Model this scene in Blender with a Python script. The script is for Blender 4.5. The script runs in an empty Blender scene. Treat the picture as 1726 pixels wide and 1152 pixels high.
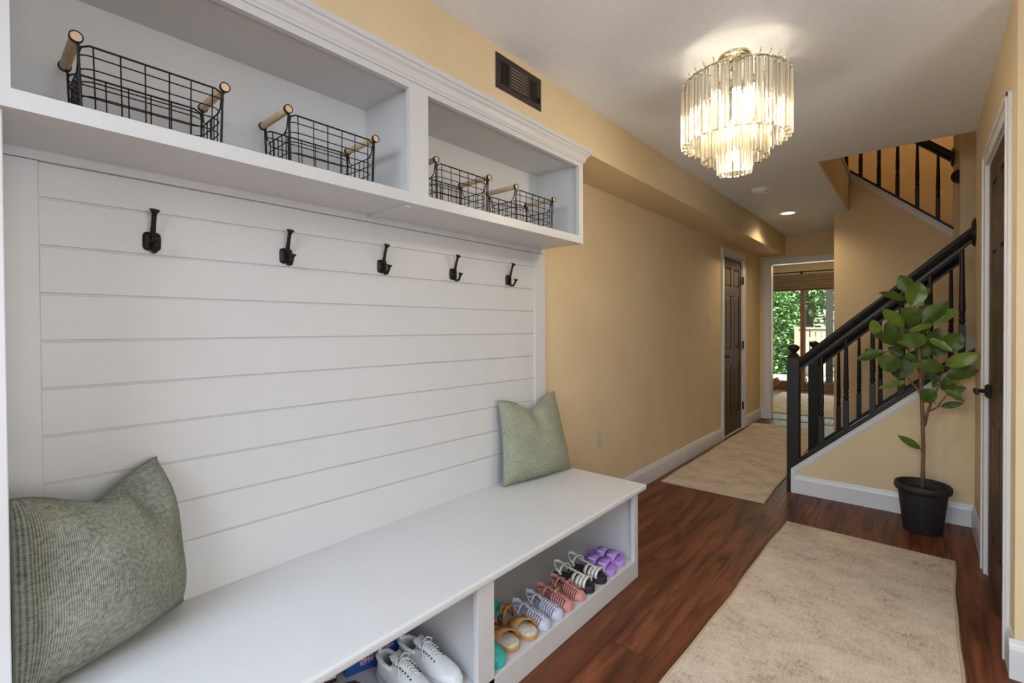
import bpy, math, random
from mathutils import Vector, Matrix
random.seed(7)
PI = math.pi
S = bpy.context.scene
COL = S.collection

# ------------------------------------------------------------------ camera
FPX, SHY = 797.49, -16.31
CP = Vector((1.64828, 0.0, 1.25596))
CF = Vector((-0.65357196, 0.75678974, -0.01062975))
CR = Vector((0.75685942, 0.65355406, -0.00555905))
CU = Vector((-0.00274009, 0.01167847, 0.99992805))
cd = bpy.data.cameras.new('camera'); cam = bpy.data.objects.new('camera', cd); COL.objects.link(cam)
cd.sensor_width = 36.0; cd.sensor_fit = 'HORIZONTAL'; cd.lens = 36.0*FPX/1726.0
cd.shift_y = SHY/1726.0; cd.clip_start = 0.02; cd.clip_end = 200
cam.matrix_world = Matrix(((CR.x, CU.x, -CF.x, CP.x), (CR.y, CU.y, -CF.y, CP.y), (CR.z, CU.z, -CF.z, CP.z), (0, 0, 0, 1)))
S.camera = cam
def at(px, py, **k):
    """measured point: where the sight line of a photo pixel meets the plane x=, y= or z="""
    v = CF + CR*((px-863)/FPX) - CU*((py-576-SHY)/FPX)
    (a, val), = k.items(); i = 'xyz'.index(a)
    return CP + v*((val-CP[i])/v[i])

# ------------------------------------------------------------------ world, lights, exposure
S.view_settings.view_transform = 'Standard'; S.view_settings.look = 'None'
S.view_settings.gamma = 1.0; S.view_settings.use_curve_mapping = False
S.view_settings.exposure = 0.12
W = bpy.data.worlds.new('world'); S.world = W; W.use_nodes = True
wn = W.node_tree.nodes; wl = W.node_tree.links
sky = wn.new('ShaderNodeTexSky'); sky.sky_type = 'NISHITA'; sky.sun_disc = False
sky.sun_elevation = math.radians(50); sky.sun_rotation = math.radians(200)
wl.new(sky.outputs[0], wn['Background'].inputs[0]); wn['Background'].inputs[1].default_value = 0.3

def light(name, kind, loc, energy, color, size=0.1, sy=None, rot=(0, 0, 0), blend=None, spot=None):
    d = bpy.data.lights.new(name, kind); d.energy = energy; d.color = color
    if kind == 'AREA':
        d.size = size
        if sy: d.shape = 'RECTANGLE'; d.size_y = sy
    elif kind == 'SUN': d.angle = size
    else: d.shadow_soft_size = size
    if kind == 'SPOT': d.spot_size = spot; d.spot_blend = blend
    o = bpy.data.objects.new(name, d); COL.objects.link(o); o.location = loc; o.rotation_euler = rot
    return o
light('sun', 'SUN', (0, 20, 10), 13.0, (1, .96, .88), 0.02, rot=(math.radians(35), 0, math.radians(20)))
# daylight entering by the open entrance behind the photographer
_l = light('entrance_daylight', 'AREA', (1.25, -1.40, 1.95), 37, (.72, .84, 1.0), 1.7, .9, rot=(math.radians(48), 0, 0)); _l.data.spread = math.radians(125)
light('side_fill', 'AREA', (2.97, .35, 1.35), 26, (.86, .93, 1.0), 1.5, 1.6, rot=(math.radians(90), 0, math.radians(90)))  # soft light added from the right to even the shiplap; no window stands here
light('far_room_daylight', 'AREA', (0.0, 10.45, 1.2), 20, (.85, 1.0, .88), 1.8, 1.8, rot=(math.radians(-90), 0, 0))
light('upstairs_lamp', 'POINT', (2.0, 6.6, 4.5), 26, (1, .70, .38), .12)
light('far_room_lamp', 'POINT', (0.9, 8.9, 2.2), 13, (1, .72, .42), .15)

# ------------------------------------------------------------------ materials
def mat(name, col, rough=.6, metal=0, spec=.5, coat=0):
    m = bpy.data.materials.new(name); m.use_nodes = True
    b = m.node_tree.nodes['Principled BSDF']
    b.inputs['Base Color'].default_value = (*col, 1); b.inputs['Roughness'].default_value = rough
    b.inputs['Metallic'].default_value = metal; b.inputs['Specular IOR Level'].default_value = spec
    b.inputs['Coat Weight'].default_value = coat
    return m
def NN(m, t, **k):
    n = m.node_tree.nodes.new(t)
    for a, v in k.items(): setattr(n, a, v)
    return n
def LK(m, a, b): m.node_tree.links.new(a, b)
def noise_col(m, c1, c2, scale=(10, 10, 10), ns=1.0, detail=4, bump=0, lo=.35, hi=.65, dist=.002, rough=.6):
    tc = NN(m, 'ShaderNodeTexCoord'); mp = NN(m, 'ShaderNodeMapping'); mp.inputs['Scale'].default_value = scale
    n = NN(m, 'ShaderNodeTexNoise'); n.inputs['Scale'].default_value = ns; n.inputs['Detail'].default_value = detail
    n.inputs['Roughness'].default_value = rough
    r = NN(m, 'ShaderNodeValToRGB'); r.color_ramp.elements[0].position = lo; r.color_ramp.elements[1].position = hi
    r.color_ramp.elements[0].color = (*c1, 1); r.color_ramp.elements[1].color = (*c2, 1)
    LK(m, tc.outputs['Object'], mp.inputs[0]); LK(m, mp.outputs[0], n.inputs[0]); LK(m, n.outputs[0], r.inputs[0])
    b = m.node_tree.nodes['Principled BSDF']; LK(m, r.outputs[0], b.inputs['Base Color'])
    if bump:
        bp = NN(m, 'ShaderNodeBump'); bp.inputs['Strength'].default_value = bump; bp.inputs['Distance'].default_value = dist
        LK(m, n.outputs[0], bp.inputs['Height']); LK(m, bp.outputs[0], b.inputs['Normal'])
    return m, n, r, b
M = {}
M['tan'] = noise_col(mat('tan_wall_paint', (.5, .4, .25), .75, spec=.3), (.70, .555, .345), (.74, .59, .37), (3, 3, 3), detail=3, bump=.04)[0]
M['ceil'] = noise_col(mat('ceiling_paint', (.7, .7, .7), .85, spec=.2), (.82, .85, .90), (.85, .88, .93), (40, 40, 40), detail=2, bump=.05)[0]
M['white'] = noise_col(mat('white_satin_paint', (.8, .8, .8), .38), (.62, .62, .62), (.635, .635, .635), (6, 6, 6), detail=2)[0]
M['trimw'] = noise_col(mat('white_trim_paint', (.8, .8, .8), .35), (.66, .66, .665), (.69, .69, .69), (9, 9, 9), detail=2)[0]
M['black'] = noise_col(mat('black_stair_paint', (.01, .01, .01), .42, spec=.35), (.009, .008, .0075), (.017, .015, .013), (30, 30, 30), detail=4, bump=.05)[0]
M['iron'] = noise_col(mat('black_iron', (.01, .01, .01), .45, .6), (.010, .009, .008), (.022, .019, .016), (200, 200, 200))[0]
M['bronze'] = noise_col(mat('bronze_door_paint', (.05, .03, .02), .45, spec=.22), (.062, .035, .019), (.076, .044, .024), (3, 3, 8), detail=3)[0]
M['ventm'] = noise_col(mat('brown_vent_metal', (.05, .03, .02), .4, .3), (.040, .028, .020), (.055, .038, .028), (60, 60, 60))[0]
M['dark'] = mat('dark_void', (.006, .005, .005), .9)
M['dowel'] = noise_col(mat('pale_wood_dowel', (.6, .4, .2), .5), (.60, .42, .24), (.72, .53, .33), (60, 60, 60), detail=5)[0]
M['doweldark'] = mat('dowel_end_wood', (.72, .52, .36), .6)
M['pot'] = noise_col(mat('black_plastic_pot', (.02, .02, .02), .6), (.013, .012, .012), (.024, .022, .021), (60, 60, 60), bump=.1)[0]
M['soil'] = noise_col(mat('dark_soil', (.02, .015, .01), .95), (.008, .006, .004), (.035, .022, .012), (80, 80, 80), bump=.6)[0]
M['trunk'] = noise_col(mat('brown_bark', (.2, .1, .06), .7), (.13, .065, .035), (.27, .15, .09), (60, 60, 14), bump=.4)[0]
m = noise_col(mat('rubber_leaf', (.05, .12, .02), .48), (.045, .082, .010), (.095, .155, .018), (9, 9, 9), detail=3)[0]
M['leaf'] = m
M['leaf2'] = noise_col(mat('young_leaf', (.1, .2, .04), .35), (.10, .17, .015), (.16, .24, .03), (9, 9, 9), detail=3)[0]
M['plate'] = mat('ivory_plate', (.62, .52, .36), .4)
M['plastic'] = mat('white_plastic', (.8, .8, .78), .5)
M['brass'] = mat('polished_brass', (.72, .62, .42), .22, 1)
M['chrome'] = mat('chrome', (.75, .75, .75), .15, 1)
M['woodframe'] = noise_col(mat('stained_wood', (.25, .12, .06), .4), (.21, .10, .05), (.32, .16, .08), (40, 40, 3), detail=5)[0]
M['shade'] = noise_col(mat('bamboo_shade', (.3, .2, .12), .8), (.17, .105, .055), (.24, .16, .09), (3, 3, 220), detail=2)[0]
M['fence'] = noise_col(mat('fence_wood', (.6, .45, .3), .8), (.40, .32, .22), (.52, .43, .31), (12, 12, 2))[0]
M['deck'] = noise_col(mat('deck_boards', (.6, .65, .6), .7), (.30, .34, .30), (.38, .41, .37), (14, 1, 1))[0]
M['post'] = noise_col(mat('weathered_post', (.1, .1, .1), .8), (.022, .022, .021), (.045, .044, .042), (20, 20, 4))[0]
M['bark'] = noise_col(mat('tree_bark', (.05, .04, .03), .9), (.03, .025, .02), (.09, .075, .06), (6, 6, 1))[0]
M['green'] = noise_col(mat('tree_leaves', (.1, .2, .05), .5), (.07, .20, .05), (.24, .42, .16), (5, 5, 5))[0]
M['green2'] = noise_col(mat('far_leaves', (.1, .2, .05), .6), (.045, .14, .03), (.13, .28, .07), (4, 4, 4))[0]
M['grass'] = noise_col(mat('grass', (.1, .2, .05), .9), (.05, .12, .02), (.12, .22, .06), (3, 3, 3))[0]
M['tread'] = noise_col(mat('dark_stair_tread', (.05, .04, .03), .6), (.045, .035, .022), (.09, .07, .045), (30, 30, 30))[0]

# plank floor
m = mat('plank_floor', (.1, .04, .02), .5, spec=.35); M['floor'] = m
tc = NN(m, 'ShaderNodeTexCoord'); mp = NN(m, 'ShaderNodeMapping'); mp.inputs['Rotation'].default_value = (0, 0, PI/2)
br = NN(m, 'ShaderNodeTexBrick'); br.offset = .37; br.inputs['Scale'].default_value = 1.0
br.inputs['Brick Width'].default_value = 1.22; br.inputs['Row Height'].default_value = .178; br.inputs['Mortar Size'].default_value = .0012
br.inputs['Color1'].default_value = (.34, .34, .34, 1); br.inputs['Color2'].default_value = (.72, .72, .72, 1); br.inputs['Mortar'].default_value = (.0, .0, .0, 1)
LK(m, tc.outputs['Object'], mp.inputs[0]); LK(m, mp.outputs[0], br.inputs['Vector'])
mp2 = NN(m, 'ShaderNodeMapping'); mp2.inputs['Scale'].default_value = (15, 1.3, 1); LK(m, tc.outputs['Object'], mp2.inputs[0])
ad = NN(m, 'ShaderNodeVectorMath', operation='ADD'); LK(m, mp2.outputs[0], ad.inputs[0])
sc = NN(m, 'ShaderNodeVectorMath', operation='SCALE'); sc.inputs['Scale'].default_value = 13.0
LK(m, br.outputs['Color'], sc.inputs[0]); LK(m, sc.outputs[0], ad.inputs[1])
n1 = NN(m, 'ShaderNodeTexNoise'); n1.inputs['Scale'].default_value = 1.0; n1.inputs['Detail'].default_value = 7; n1.inputs['Roughness'].default_value = .62; n1.inputs['Distortion'].default_value = 1.2
LK(m, ad.outputs[0], n1.inputs[0])
rp = NN(m, 'ShaderNodeValToRGB'); e = rp.color_ramp.elements
e[0].position = .30; e[0].color = (.030, .010, .005, 1); e[1].position = .72; e[1].color = (.24, .078, .030, 1)
q = rp.color_ramp.elements.new(.46); q.color = (.115, .034, .013, 1)
LK(m, n1.outputs[0], rp.inputs[0])
mx = NN(m, 'ShaderNodeMix', data_type='RGBA', blend_type='MULTIPLY'); mx.inputs[0].default_value = .35
b = m.node_tree.nodes['Principled BSDF']
mr = NN(m, 'ShaderNodeMath', operation='ADD'); mr.inputs[1].default_value = .45; sp = NN(m, 'ShaderNodeSeparateColor')
LK(m, br.outputs['Color'], sp.inputs[0]); LK(m, sp.outputs[0], mr.inputs[0])
cb = NN(m, 'ShaderNodeCombineColor'); [LK(m, mr.outputs[0], cb.inputs[i]) for i in range(3)]
LK(m, rp.outputs[0], mx.inputs['A']); LK(m, cb.outputs[0], mx.inputs['B'])
mm = NN(m, 'ShaderNodeMix', data_type='RGBA'); mm.inputs['B'].default_value = (.012, .006, .004, 1)
LK(m, br.outputs['Fac'], mm.inputs[0]); LK(m, mx.outputs['Result'], mm.inputs['A']); LK(m, mm.outputs['Result'], b.inputs['Base Color'])
bp = NN(m, 'ShaderNodeBump'); bp.inputs['Strength'].default_value = .12; bp.inputs['Distance'].default_value = .002
LK(m, n1.outputs[0], bp.inputs['Height']); LK(m, bp.outputs[0], b.inputs['Normal'])

def rugmat(name, dark, mid, light_):
    m, n, r, b = noise_col(mat(name, mid, .95, spec=.1), dark, light_, (1, 1, 1), 1, 6)
    tc = [x for x in m.node_tree.nodes if x.type == 'TEX_COORD'][0]
    outs = []
    for scl, det in (((4.5, 6, 1), 5), ((16, 120, 1), 5), ((110, 22, 1), 4), ((300, 300, 300), 1)):
        mp = NN(m, 'ShaderNodeMapping'); mp.inputs['Scale'].default_value = scl
        nz = NN(m, 'ShaderNodeTexNoise'); nz.inputs['Scale'].default_value = 1; nz.inputs['Detail'].default_value = det; nz.inputs['Roughness'].default_value = .65
        LK(m, tc.outputs['Object'], mp.inputs[0]); LK(m, mp.outputs[0], nz.inputs[0]); outs.append(nz.outputs[0])
    a = None
    for o, w in zip(outs, (.34, .24, .2, .22)):
        mu = NN(m, 'ShaderNodeMath', operation='MULTIPLY'); mu.inputs[1].default_value = w; LK(m, o, mu.inputs[0])
        if a is None: a = mu.outputs[0]
        else:
            s_ = NN(m, 'ShaderNodeMath', operation='ADD'); LK(m, a, s_.inputs[0]); LK(m, mu.outputs[0], s_.inputs[1]); a = s_.outputs[0]
    LK(m, a, r.inputs[0]); r.color_ramp.elements[0].position = .41; r.color_ramp.elements[1].position = .56
    q = r.color_ramp.elements.new(.46); q.color = (*mid, 1)
    bp = NN(m, 'ShaderNodeBump'); bp.inputs['Strength'].default_value = .5; bp.inputs['Distance'].default_value = .003
    LK(m, a, bp.inputs['Height']); LK(m, bp.outputs[0], b.inputs['Normal'])
    return m
M['rug'] = rugmat('mottled_rug', (.31, .235, .175), (.54, .435, .335), (.68, .585, .465))
M['rugedge'] = mat('rug_binding', (.46, .38, .25), .9)

def weave(name, c1, c2, k):
    m = mat(name, c1, .95, spec=.1); b = m.node_tree.nodes['Principled BSDF']
    tc = NN(m, 'ShaderNodeTexCoord')
    w = []
    for d in ('X', 'Y'):
        x = NN(m, 'ShaderNodeTexWave', wave_type='BANDS', bands_direction=d); x.inputs['Scale'].default_value = k
        x.inputs['Distortion'].default_value = 1.2; x.inputs['Detail'].default_value = 2; x.inputs['Detail Scale'].default_value = 2
        LK(m, tc.outputs['UV'], x.inputs[0]); w.append(x.outputs['Fac'])
    mn = NN(m, 'ShaderNodeMath', operation='MULTIPLY'); LK(m, w[0], mn.inputs[0]); LK(m, w[1], mn.inputs[1])
    nz = NN(m, 'ShaderNodeTexNoise'); nz.inputs['Scale'].default_value = k*1.1; nz.inputs['Detail'].default_value = 4; LK(m, tc.outputs['UV'], nz.inputs[0])
    nb = NN(m, 'ShaderNodeTexNoise'); nb.inputs['Scale'].default_value = 3.5; nb.inputs['Detail'].default_value = 4; LK(m, tc.outputs['UV'], nb.inputs[0])
    a1 = NN(m, 'ShaderNodeMath', operation='MULTIPLY_ADD'); a1.inputs[1].default_value = .55; LK(m, mn.outputs[0], a1.inputs[0]); 
    a2 = NN(m, 'ShaderNodeMath', operation='MULTIPLY'); a2.inputs[1].default_value = .55; LK(m, nz.outputs[0], a2.inputs[0]); LK(m, a2.outputs[0], a1.inputs[2])
    a3 = NN(m, 'ShaderNodeMath', operation='MULTIPLY_ADD'); a3.inputs[1].default_value = .35; LK(m, nb.outputs[0], a3.inputs[0]); LK(m, a1.outputs[0], a3.inputs[2])
    r = NN(m, 'ShaderNodeValToRGB'); r.color_ramp.elements[0].position = .36; r.color_ramp.elements[1].position = .86
    r.color_ramp.elements[0].color = (*c1, 1); r.color_ramp.elements[1].color = (*c2, 1)
    LK(m, a3.outputs[0], r.inputs[0]); LK(m, r.outputs[0], b.inputs['Base Color'])
    bp = NN(m, 'ShaderNodeBump'); bp.inputs['Strength'].default_value = .7; bp.inputs['Distance'].default_value = .002
    LK(m, a1.outputs[0], bp.inputs['Height']); LK(m, bp.outputs[0], b.inputs['Normal'])
    return m
M['cloth'] = weave('sage_tweed', (.085, .092, .068), (.46, .475, .39), 40)
M['cloth2'] = weave('sage_tweed_light', (.17, .18, .125), (.47, .48, .36), 40)

def glassmat(name, col, rough=.10):
    m = bpy.data.materials.new(name); m.use_nodes = True; nt = m.node_tree; nt.nodes.clear(); N_ = nt.nodes.new; K_ = nt.links.new
    out = N_('ShaderNodeOutputMaterial'); T = N_('ShaderNodeBsdfTransparent'); T.inputs[0].default_value = (*col, 1)
    L = N_('ShaderNodeBsdfTranslucent'); L.inputs[0].default_value = (*col, 1)
    G = N_('ShaderNodeBsdfGlossy'); G.inputs['Roughness'].default_value = rough; G.inputs[0].default_value = (1, .97, .9, 1)
    R = N_('ShaderNodeBsdfRefraction'); R.inputs['Roughness'].default_value = .06; R.inputs['IOR'].default_value = 1.3; R.inputs[0].default_value = (*col, 1)
    a = N_('ShaderNodeMixShader'); a.inputs[0].default_value = .22; b = N_('ShaderNodeMixShader'); c = N_('ShaderNodeMixShader'); c.inputs[0].default_value = .35
    lw = N_('ShaderNodeLayerWeight'); lw.inputs[0].default_value = .45
    K_(T.outputs[0], c.inputs[1]); K_(R.outputs[0], c.inputs[2]); K_(c.outputs[0], a.inputs[1]); K_(L.outputs[0], a.inputs[2])
    K_(lw.outputs['Fresnel'], b.inputs[0]); K_(a.outputs[0], b.inputs[1]); K_(G.outputs[0], b.inputs[2]); K_(b.outputs[0], out.inputs[0]); return m
M['crystal'] = glassmat('crystal_rod', (1, .98, .94))
m = bpy.data.materials.new('window_glass'); m.use_nodes = True; nt = m.node_tree; nt.nodes.clear()
o_ = nt.nodes.new('ShaderNodeOutputMaterial'); T_ = nt.nodes.new('ShaderNodeBsdfTransparent'); T_.inputs[0].default_value = (.96, .98, .96, 1)
G_ = nt.nodes.new('ShaderNodeBsdfGlossy'); G_.inputs['Roughness'].default_value = .02; mx_ = nt.nodes.new('ShaderNodeMixShader'); mx_.inputs[0].default_value = .06
nt.links.new(T_.outputs[0], mx_.inputs[1]); nt.links.new(G_.outputs[0], mx_.inputs[2]); nt.links.new(mx_.outputs[0], o_.inputs[0]); M['glass'] = m
def emis(name, col, s):
    m = bpy.data.materials.new(name); m.use_nodes = True; nt = m.node_tree; nt.nodes.clear()
    o = nt.nodes.new('ShaderNodeOutputMaterial'); e = nt.nodes.new('ShaderNodeEmission'); e.inputs[0].default_value = (*col, 1); e.inputs[1].default_value = s
    nt.links.new(e.outputs[0], o.inputs[0]); return m
M['bulb'] = emis('lit_bulb', (1, .88, .66), 8)
M['lens'] = emis('lit_lens', (1, .93, .80), 9)
def jelly(name, col, alpha=.6, glit=0):
    m = mat(name, col, .18); b = m.node_tree.nodes['Principled BSDF']
    b.inputs['Transmission Weight'].default_value = alpha; b.inputs['IOR'].default_value = 1.35
    if glit:
        tc = NN(m, 'ShaderNodeTexCoord'); v = NN(m, 'ShaderNodeTexVoronoi'); v.inputs['Scale'].default_value = 450
        LK(m, tc.outputs['Object'], v.inputs['Vector']); bp = NN(m, 'ShaderNodeBump'); bp.inputs['Strength'].default_value = .6; bp.inputs['Distance'].default_value = .002
        LK(m, v.outputs['Color'], bp.inputs['Height']); LK(m, bp.outputs[0], b.inputs['Normal'])
    return m
M['jclear'] = jelly('clear_lilac_jelly', (.78, .80, .95), .35)
M['jpink'] = jelly('pink_glitter_jelly', (.78, .36, .32), .25, 1)
M['jteal'] = jelly('teal_glitter_jelly', (.05, .50, .48), .1, 1)
M['teal'] = mat('teal_rubber', (.08, .50, .40), .45)
M['purple'] = mat('lavender_foam', (.47, .27, .72), .5)
M['pbuckle'] = mat('pale_lilac_buckle', (.80, .70, .95), .3)
M['soleblk'] = noise_col(mat('black_sole', (.02, .02, .025), .6), (.012, .013, .018), (.03, .03, .038), (90, 90, 90), bump=.2)[0]
M['strapw'] = mat('white_leather', (.78, .76, .68), .4)
M['insolet'] = noise_col(mat('beige_fur_insole', (.6, .55, .45), .9), (.48, .44, .36), (.72, .68, .58), (90, 90, 90), bump=.5)[0]
M['tanl'] = noise_col(mat('tan_leather', (.5, .25, .08), .5), (.42, .19, .055), (.58, .30, .10), (40, 40, 40))[0]
M['sneaker'] = noise_col(mat('white_sneaker_leather', (.82, .84, .86), .45), (.76, .79, .83), (.84, .86, .88), (50, 50, 50), bump=.1)[0]
M['sneakin'] = mat('grey_lining', (.30, .36, .30), .9)
M['boxblue'] = noise_col(mat('blue_carton', (.02, .09, .35), .4), (.012, .06, .28), (.02, .09, .36), (30, 30, 30))[0]
M['textp'] = mat('pale_pink_print', (.85, .45, .45), .5)
M['cardw'] = mat('white_carton_print', (.75, .73, .70), .5)
M['darkred'] = noise_col(mat('dark_maroon_suede', (.03, .012, .018), .8), (.018, .010, .014), (.05, .018, .024), (60, 60, 60))[0]

# ------------------------------------------------------------------ builders
class MB:
    def __init__(s): s.v = []; s.f = []; s.uv = {}
    def box(s, x0, x1, y0, y1, z0, z1):
        n = len(s.v)
        s.v += [Vector(p) for p in ((x0, y0, z0), (x1, y0, z0), (x1, y1, z0), (x0, y1, z0), (x0, y0, z1), (x1, y0, z1), (x1, y1, z1), (x0, y1, z1))]
        s.f += [[n+i for i in q] for q in ((0, 3, 2, 1), (4, 5, 6, 7), (0, 1, 5, 4), (1, 2, 6, 5), (2, 3, 7, 6), (3, 0, 4, 7))]
        return s
    def hexa(s, p):        # 8 points: bottom ring 4, top ring 4
        n = len(s.v); s.v += [Vector(q) for q in p]
        s.f += [[n+i for i in q] for q in ((0, 3, 2, 1), (4, 5, 6, 7), (0, 1, 5, 4), (1, 2, 6, 5), (2, 3, 7, 6), (3, 0, 4, 7))]
        return s
    def prism(s, pts, vec):  # extrude closed polygon by vec
        n = len(s.v); k = len(pts); vec = Vector(vec)
        s.v += [Vector(p) for p in pts]+[Vector(p)+vec for p in pts]
        s.f.append([n+i for i in range(k)][::-1]); s.f.append([n+k+i for i in range(k)])
        for i in range(k): j = (i+1) % k; s.f.append([n+i, n+j, n+k+j, n+k+i])
        return s
    def rings(s, R, cap=True, closed=False):
        n = len(s.v); k = len(R[0])
        for r in R: s.v += [Vector(p) for p in r]
        m_ = len(R)
        for i in range(m_ if closed else m_-1):
            a = n+i*k; b = n+((i+1) % m_)*k
            for j in range(k): l = (j+1) % k; s.f.append([a+j, a+l, b+l, b+j])
        if cap and not closed:
            s.f.append([n+j for j in range(k)][::-1]); s.f.append([n+(m_-1)*k+j for j in range(k)])
        return s
    def tube(s, pts, r, n=6, closed=False, sx=1, up=None):
        pts = [Vector(p) for p in pts]; R = []; prev = None; N = len(pts)
        for i, p in enumerate(pts):
            if closed: t = pts[(i+1) % N]-pts[i-1]
            else: t = pts[min(i+1, N-1)]-pts[max(i-1, 0)]
            if t.length < 1e-9: t = Vector((0, 0, 1))
            t.normalize()
            if prev is None:
                a = Vector(up) if up else (Vector((0, 0, 1)) if abs(t.z) < .9 else Vector((1, 0, 0)))
            else: a = prev
            a = a-t*a.dot(t); a.normalize(); prev = a; b_ = t.cross(a)
            rr = r[i] if isinstance(r, (list, tuple)) else r
            R.append([p+a*(rr*math.cos(2*PI*j/n+PI/n))+b_*(rr*sx*math.sin(2*PI*j/n+PI/n)) for j in range(n)])
        return s.rings(R, closed=closed)
    def band(s, pts, w, t, wdir):    # flat strap: path points, width along wdir, thickness along the path normal
        pts = [Vector(p) for p in pts]; R = []; N = len(pts)
        for i, p in enumerate(pts):
            tg = (pts[min(i+1, N-1)]-pts[max(i-1, 0)]).normalized()
            wd = Vector(wdir); wd = (wd-tg*wd.dot(tg)).normalized(); nn = tg.cross(wd)
            ww = w[i] if isinstance(w, (list, tuple)) else w
            R.append([p+wd*ww/2+nn*t/2, p-wd*ww/2+nn*t/2, p-wd*ww/2-nn*t/2, p+wd*ww/2-nn*t/2])
        return s.rings(R)
    def lathe(s, prof, c=(0, 0, 0), n=24, ax='z', cap=True):
        R = []
        for r, z in prof:
            ring = []
            for j in range(n):
                a = 2*PI*j/n; x, y = r*math.cos(a), r*math.sin(a)
                p = {'z': (x, y, z), 'x': (z, x, y), 'y': (x, z, y)}[ax]
                ring.append(Vector(p)+Vector(c))
            R.append(ring)
        return s.rings(R, cap)
    def grid(s, fn, nu, nv, uvs=1.0):
        n = len(s.v)
        for i in range(nu+1):
            for j in range(nv+1):
                s.uv[len(s.v)] = (i/nu*uvs, j/nv*uvs); s.v.append(Vector(fn(i/nu, j/nv)))
        for i in range(nu):
            for j in range(nv):
                a = n+i*(nv+1)+j; s.f.append([a, a+nv+1, a+nv+2, a+1])
        return s
    def xf(s, mt):
        s.v = [mt @ v for v in s.v]; return s
def prop(o, label=None, cat=None, group=None, kind=None):
    if label: o['label'] = label
    if cat: o['category'] = cat
    if group: o['group'] = group
    if kind: o['kind'] = kind
    return o
def obj(name, b, m, parent=None, smooth=False, bevel=0, label=None, world=True, seg=2, sub=0, weld=False, flip=False):
    me = bpy.data.meshes.new(name)
    vs = b.v
    if parent is not None and world:
        inv = parent_matrix(parent).inverted(); vs = [inv @ v for v in vs]
    me.from_pydata([tuple(v) for v in vs], [], b.f); me.validate()
    if b.uv:
        ul = me.uv_layers.new(name='UVMap')
        for lp in me.loops: ul.data[lp.index].uv = b.uv.get(lp.vertex_index, (0, 0))
    import bmesh
    bm = bmesh.new(); bm.from_mesh(me)
    if weld: bmesh.ops.remove_doubles(bm, verts=bm.verts, dist=1e-5)
    bmesh.ops.recalc_face_normals(bm, faces=bm.faces); bm.to_mesh(me); bm.free()
    me.materials.append(M[m] if isinstance(m, str) else m)
    if smooth:
        for p in me.polygons: p.use_smooth = True
    o = bpy.data.objects.new(name, me); COL.objects.link(o)
    if parent is not None: o.parent = parent
    if bevel:
        md = o.modifiers.new('bevel', 'BEVEL'); md.width = bevel; md.segments = seg; md.limit_method = 'ANGLE'; md.angle_limit = math.radians(40)
    if sub:
        md = o.modifiers.new('sub', 'SUBSURF'); md.levels = sub; md.render_levels = sub
    if label: o['label'] = label
    return o
def parent_matrix(p):
    mt = Matrix.LocRotScale(p.location, p.rotation_euler, p.scale)
    return parent_matrix(p.parent) @ mt if p.parent else mt
def thing(name, label, cat, loc=(0, 0, 0), rotz=0, group=None):
    o = bpy.data.objects.new(name, None); COL.objects.link(o); o.empty_display_size = .05
    o.location = loc; o.rotation_euler = (0, 0, rotz); return prop(o, label, cat, group)
def dup(root, loc, rotz=None, label=None, parent=None, flipy=False):
    r = root.copy(); COL.objects.link(r); r.location = loc
    if rotz is not None: r.rotation_euler = (0, 0, rotz)
    if label: r['label'] = label
    if flipy: r.scale = (1, -1, 1)
    for ch in list(root.children):
        c = ch.copy(); COL.objects.link(c); c.parent = r
        for g in ch.children:
            d = g.copy(); COL.objects.link(d); d.parent = c
    return r
def struct(name, b, m, label, cat, parent=None, **k):
    return prop(obj(name, b, m, parent, **k), label, cat, None, 'structure')
def sthing(name, label, cat, loc=(0, 0, 0)):
    return prop(thing(name, label, cat, loc), kind='structure')

# ================================================================== ROOM SHELL
CEIL = 2.44; YF = 7.064; YS = 4.063; YS2 = 5.06; YU = 5.974; SX = .298; SZ = 2.181; XR = 1.903; YR = 2.42
struct('floor', MB().box(-2.2, 4.2, -2.2, 10.7, -.1, 0), 'floor', 'reddish dark brown plank floor running the length of the hallway', 'floor')
# left wall with closet door opening
D0, D1, DZ = 5.478, 6.215, 2.045
struct('wall_left', MB().box(-.12, 0, -2.2, D0, 0, CEIL).box(-.12, 0, D1, YF, 0, CEIL).box(-.12, 0, D0, D1, DZ, CEIL), 'tan', 'tan painted wall behind the bench running down the hall', 'wall')
struct('wall_soffit', MB().box(-.02, SX, -2.2, YF+.01, SZ, CEIL+.01), 'tan', 'long tan boxed soffit under the ceiling above the bench', 'wall')
struct('wall_far', MB().box(-.12, .128, YF, YF+.12, 0, CEIL).box(.128, .94, YF, YF+.12, 2.07, CEIL).box(.94, 4.1, YF, YF+.12, 0, 5.1), 'tan', 'tan end wall with the cased opening to the far room', 'wall')
struct('ceiling', MB().box(-.12, 4.1, -2.2, YS, CEIL, CEIL+.26).box(-.12, 1.073, YS, YF+.12, CEIL, CEIL+.26), 'ceil', 'white hallway ceiling with an opening above the stairs', 'ceiling')
struct('wall_right', MB().box(XR, XR+.1, YR, 2.61, 0, CEIL).box(XR, XR+.1, 3.33, YS, 0, CEIL).box(XR, XR+.1, 2.61, 3.33, 2.05, CEIL), 'tan', 'tan wall around the brown door beside the potted plant', 'wall')
struct('wall_foyer', MB().box(XR+.1, 3.1, YR, YR+.1, 0, CEIL), 'tan', 'tan wall at the extreme right, facing the entrance', 'wall')
struct('wall_foyer_side', MB().box(3.0, 3.1, -2.2, YR, 0, CEIL), 'tan', 'tan right-hand side wall of the foyer', 'wall')
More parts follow.
